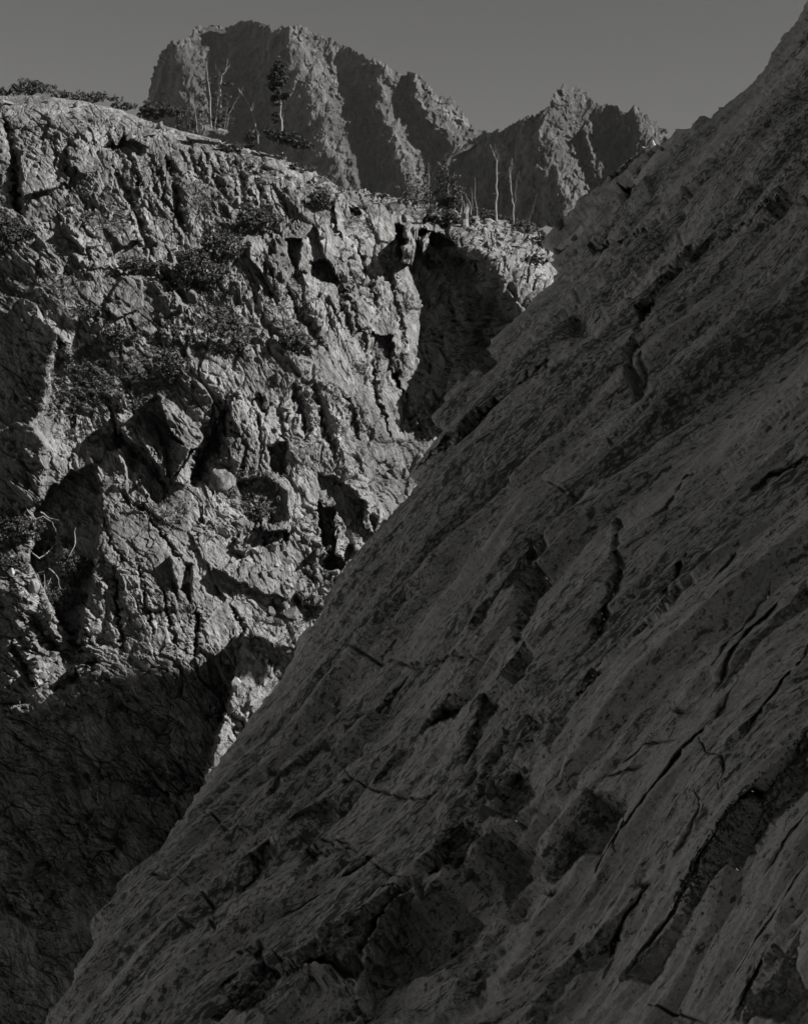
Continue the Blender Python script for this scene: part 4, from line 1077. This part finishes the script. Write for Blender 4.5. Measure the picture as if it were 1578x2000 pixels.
field(cliff, fc, [(0, 1050), (120, 1060), (150, 1180), (210, 1300), (100, 1400), (0, 1400)], 46, 7, 15)
field(cliff, fc, [(460, 1020), (620, 1030), (640, 1120), (520, 1130)], 22, 7, 13)
field(cliff, fc, [(0, 195), (120, 200), (260, 225), (340, 258), (300, 280), (100, 245), (0, 240)], 26, 6, 12)
field(cliff, fc, [(120, 395), (190, 385), (230, 430), (150, 445), (90, 440)], 24, 5, 9)
field(cliff, fc, [(440, 300), (620, 345), (660, 400), (520, 400)], 24, 6, 13)
field(cliff, fc, [(620, 940), (740, 980), (720, 1090), (640, 1090)], 18, 7, 15)
field(cliff, fc, [(440, 780), (620, 770), (600, 900), (480, 910)], 14, 7, 15)
field(cliff, fc, [(465, 940), (555, 940), (555, 1020), (480, 1020)], 14, 7, 13)
field(cliff, fc, [(600, 440), (700, 440), (740, 600), (640, 560)], 20, 6, 12)
field(ledge, fl, [(700, 380), (860, 405), (840, 425), (720, 395)], 26, 5, 9)
field(ledge, fl, [(905, 425), (1050, 450), (1075, 520), (990, 540), (930, 470)], 46, 5, 11)
field(slab, fs, [(1245, 300), (1272, 290), (1296, 300), (1270, 318)], 9, 8, 15)
field(slab, fs, [(1200, 350), (1240, 312), (1252, 330), (1210, 385)], 5, 10, 17)
field(slab, fs, [(1085, 475), (1125, 425), (1135, 445), (1095, 520)], 5, 9, 15)
field(slab, fs, [(900, 1500), (1040, 1420), (1030, 1700), (900, 1800), (800, 1850)], 26, 12, 28)
field(slab, fs, [(1040, 1080), (1090, 1060), (1060, 1160), (1010, 1240)], 8, 9, 16)

def boulder(face, x, y, r, label, seed, sq, bury=0.2, fs_=1.0):
    p, n = face.at(x, y); q = screen(p, x, y); px = q.y / F
    bm = bmesh.new(); r_ = random.Random(seed)
    for _ in range(26):
        v = Vector((r_.gauss(0, 1), r_.gauss(0, 1), r_.gauss(0, 1))).normalized() * r_.uniform(0.85, 1.05)
        bm.verts.new(v)
    bmesh.ops.convex_hull(bm, input=bm.verts)
    loose = [v for v in bm.verts if not v.link_faces]
    if loose: bmesh.ops.delete(bm, geom=loose, context='VERTS')
    bmesh.ops.bevel(bm, geom=list(bm.edges), offset=0.05, segments=1, affect='EDGES')
    bmesh.ops.triangulate(bm, faces=bm.faces)
    bmesh.ops.subdivide_edges(bm, edges=bm.edges, cuts=2, use_grid_fill=True)
    for v in bm.verts:
        v.co += v.co.normalized() * 0.035 * math.sin(9 * v.co.x + seed) * math.sin(8 * v.co.y) + Vector((r_.gauss(0, 1), r_.gauss(0, 1), r_.gauss(0, 1))) * 0.010
    for v in bm.verts: v.co = Vector((v.co.x * sq[0], v.co.y * 0.8, v.co.z * sq[1])) * r * px
    me = bpy.data.meshes.new('boulder'); bm.to_mesh(me); bm.free(); me.materials.append(M_STONE)
    o = bpy.data.objects.new('boulder', me); COL.objects.link(o)
    o.location = q - Vector((0, r * px * 0.2, 0))
    o['label'] = label; o['category'] = 'boulder'
boulder(fc, 434, 938, 31, 'large pale boulder resting below the dark diagonal gully', 3, (1.0, 1.05))
boulder(fc, 528, 328, 17, 'grey boulder perched below the tall conifer', 5, (1.1, 0.9))
boulder(fc, 434, 258, 10, 'small bright boulder at the foot of the tree clump', 6, (1.3, 0.8))
boulder(fc, 480, 300, 11, 'bright squat rock below the leaning forked snag', 7, (1.1, 1.0))
boulder(fc, 68, 1147, 17, 'tall pale rock beside the tangled bare limbs', 8, (0.75, 1.2))
boulder(fc, 50, 1090, 13, 'pale upright stone left of the dead branches', 9, (0.8, 1.0))
boulder(fl, 955, 436, 13, 'brightest boulder on the ledge below the tallest snag', 10, (1.2, 0.8))
boulder(fl, 918, 450, 9, 'pale small boulder right of the grey stump', 11, (1.2, 0.9))
boulder(fl, 1017, 451, 7, 'small white rock within the grey shrub of the ledge', 12, (1.2, 0.9))

# ------------------------------------------------------------------ grass in the cracks of the slab
def tuft(x, y, r_px, label, n=60):
    p, nn = fs.at(x, y); r = r_px * p.y / F
    m = MB()
    for _ in range(n):
        b = Vector((rng.gauss(0, 0.28), rng.gauss(0, 0.28), 0)) * r
        e = b + (nn * 0.55 + Vector((rng.gauss(0, 0.6), rng.gauss(0, 0.5), rng.uniform(0.1, 0.9)))) * r
        s_v = (e - b).orthogonal().normalized() * r * 0.035; k = len(m.v)
        mid = b.lerp(e, 0.55) + Vector((0, 0, 0.12 * r))
        m.v += [b - s_v, b + s_v, mid + s_v * 0.8, mid - s_v * 0.8, e]
        m.f += [(k, k + 1, k + 2, k + 3), (k + 3, k + 2, k + 4)]
    o = m.build('grass_tuft', M_GRASS)
    o.location = p; o['label'] = label; o['category'] = 'grass'; o['group'] = 'grass tufts in the slab cracks'
for x, y, r, lab in ((655, 1388, 16, 'dark grass tuft in the upper diagonal groove of the slab'), (550, 1532, 14, 'thin grass tuft in the long groove near the slab edge'), (664, 1490, 14, 'bushy tuft where the branching crack begins'),
                     (740, 1549, 9, 'small tuft on the horizontal part of the branching crack'), (607, 1608, 12, 'spiky tuft in the small dark pocket left of the crack'), (1155, 1602, 20, 'larger spiky tuft on the shaded face right of the gully'),
                     (1125, 1650, 18, 'spiky tuft just below the larger tuft right of the gully'), (1312, 1378, 14, 'tuft in the thin crack at upper right of the plates'), (1070, 1745, 16, 'low tuft at the left rim of the long pale plate'),
                     (1258, 1735, 15, 'tuft in the short dark groove between two plates'), (445, 1625, 12, 'dark tuft in the pocket near the slab edge')):
    tuft(x, y, r, lab)
m = MB()
gp = [(1578, 1440), (1502, 1545), (1459, 1590), (1416, 1640), (1373, 1715), (1340, 1770)]
for _ in range(1700):
    i = rng.randrange(len(gp) - 1); f_ = rng.random()
    x = gp[i][0] + (gp[i + 1][0] - gp[i][0]) * f_ + rng.gauss(0, 13); y = gp[i][1] + (gp[i + 1][1] - gp[i][1]) * f_ + rng.gauss(0, 15)
    p, nn = fs.at(x, y)
    m.leaf(p + nn * 0.01, rng.uniform(0.02, 0.05), nn * 1.2 + Vector((0, 0, 0.9)))
g_ = m.build('grass', M_GRASS); g_['kind'] = 'stuff'

XC = 34.0  # rock tower added out of view, outline shaped to shade the lower cliff
prof = [(70, 4), (74, 8), (78.0, 11), (79.3, 13), (79.7, 24.5), (80.6, 28.2), (82.0, 28.0), (83.0, 26.3), (84.0, 24.0), (85.0, 22.2), (86.2, 20.3), (89, 16), (93, 10), (99, -5)]
cy = np.arange(70, 99.01, 0.25)
cz = np.interp(cy, [p[0] for p in prof], [p[1] for p in prof]) + 0.22 * fbm(cy * 1.1, cy * 0 + 3.3, 611, 4)
lev = np.array([0, 0.25, 0.5, 0.7, 0.85, 0.95, 1.0])
cv = []
for side, xo in ((0, -0.3), (1, 5.5)):
    for l in lev:
        zz = -60 + (cz + 60) * l
        xx = XC + xo + (1 - l) * (-6 if side == 0 else 6) + 0.5 * fbm(cy / 2.0, zz / 3.0, 620 + side, 4) * (l < 1)
        cv += [(float(x_), float(y_), float(z_)) for x_, y_, z_ in zip(xx, cy, zz)]
m_, L_ = len(cy), len(lev)
cf = []
for side in (0, 1):
    o_ = side * m_ * L_
    for i in range(L_ - 1):
        for j in range(m_ - 1):
            q_ = (o_ + i * m_ + j, o_ + i * m_ + j + 1, o_ + (i + 1) * m_ + j + 1, o_ + (i + 1) * m_ + j)
            cf.append(q_ if side else q_[::-1])
t0, t1 = (L_ - 1) * m_, m_ * L_ + (L_ - 1) * m_
cf += [(t0 + j, t0 + j + 1, t1 + j + 1, t1 + j) for j in range(m_ - 1)]
for j in (0, m_ - 1):
    cf += [(i * m_ + j, (i + 1) * m_ + j, m_ * L_ + (i + 1) * m_ + j, m_ * L_ + i * m_ + j) for i in range(L_ - 1)]
cm = bpy.data.meshes.new('shadow_crag'); cm.from_pydata(cv, [], cf); cm.materials.append(M_LEDGE)
co = bpy.data.objects.new('shadow_crag', cm); COL.objects.link(co); co['kind'] = 'structure'

# ------------------------------------------------------------------ air
def haze_box(x0, x1, y0, y1, z0, z1, dens):
    me = bpy.data.meshes.new('haze')
    v = [(x, y, z) for x in (x0, x1) for y in (y0, y1) for z in (z0, z1)]
    f = [(0, 1, 3, 2), (4, 6, 7, 5), (0, 4, 5, 1), (2, 3, 7, 6), (0, 2, 6, 4), (1, 5, 7, 3)]
    me.from_pydata(v, [], f)
    m = bpy.data.materials.new('haze'); m.use_nodes = True
    m.node_tree.nodes.clear()
    o = m.node_tree.nodes.new('ShaderNodeOutputMaterial'); p = m.node_tree.nodes.new('ShaderNodeVolumePrincipled')
    p.inputs['Density'].default_value = dens
    p.inputs['Color'].default_value = (0.95, 0.94, 0.92, 1)
    p.inputs['Anisotropy'].default_value = 0.0
    m.node_tree.links.new(p.outputs[0], o.inputs['Volume'])
    me.materials.append(m)
    ob = bpy.data.objects.new('haze', me); COL.objects.link(ob); ob['kind'] = 'stuff'
haze_box(-1260, 1260, -220, 3420, -61, 860, 0.13e-4)
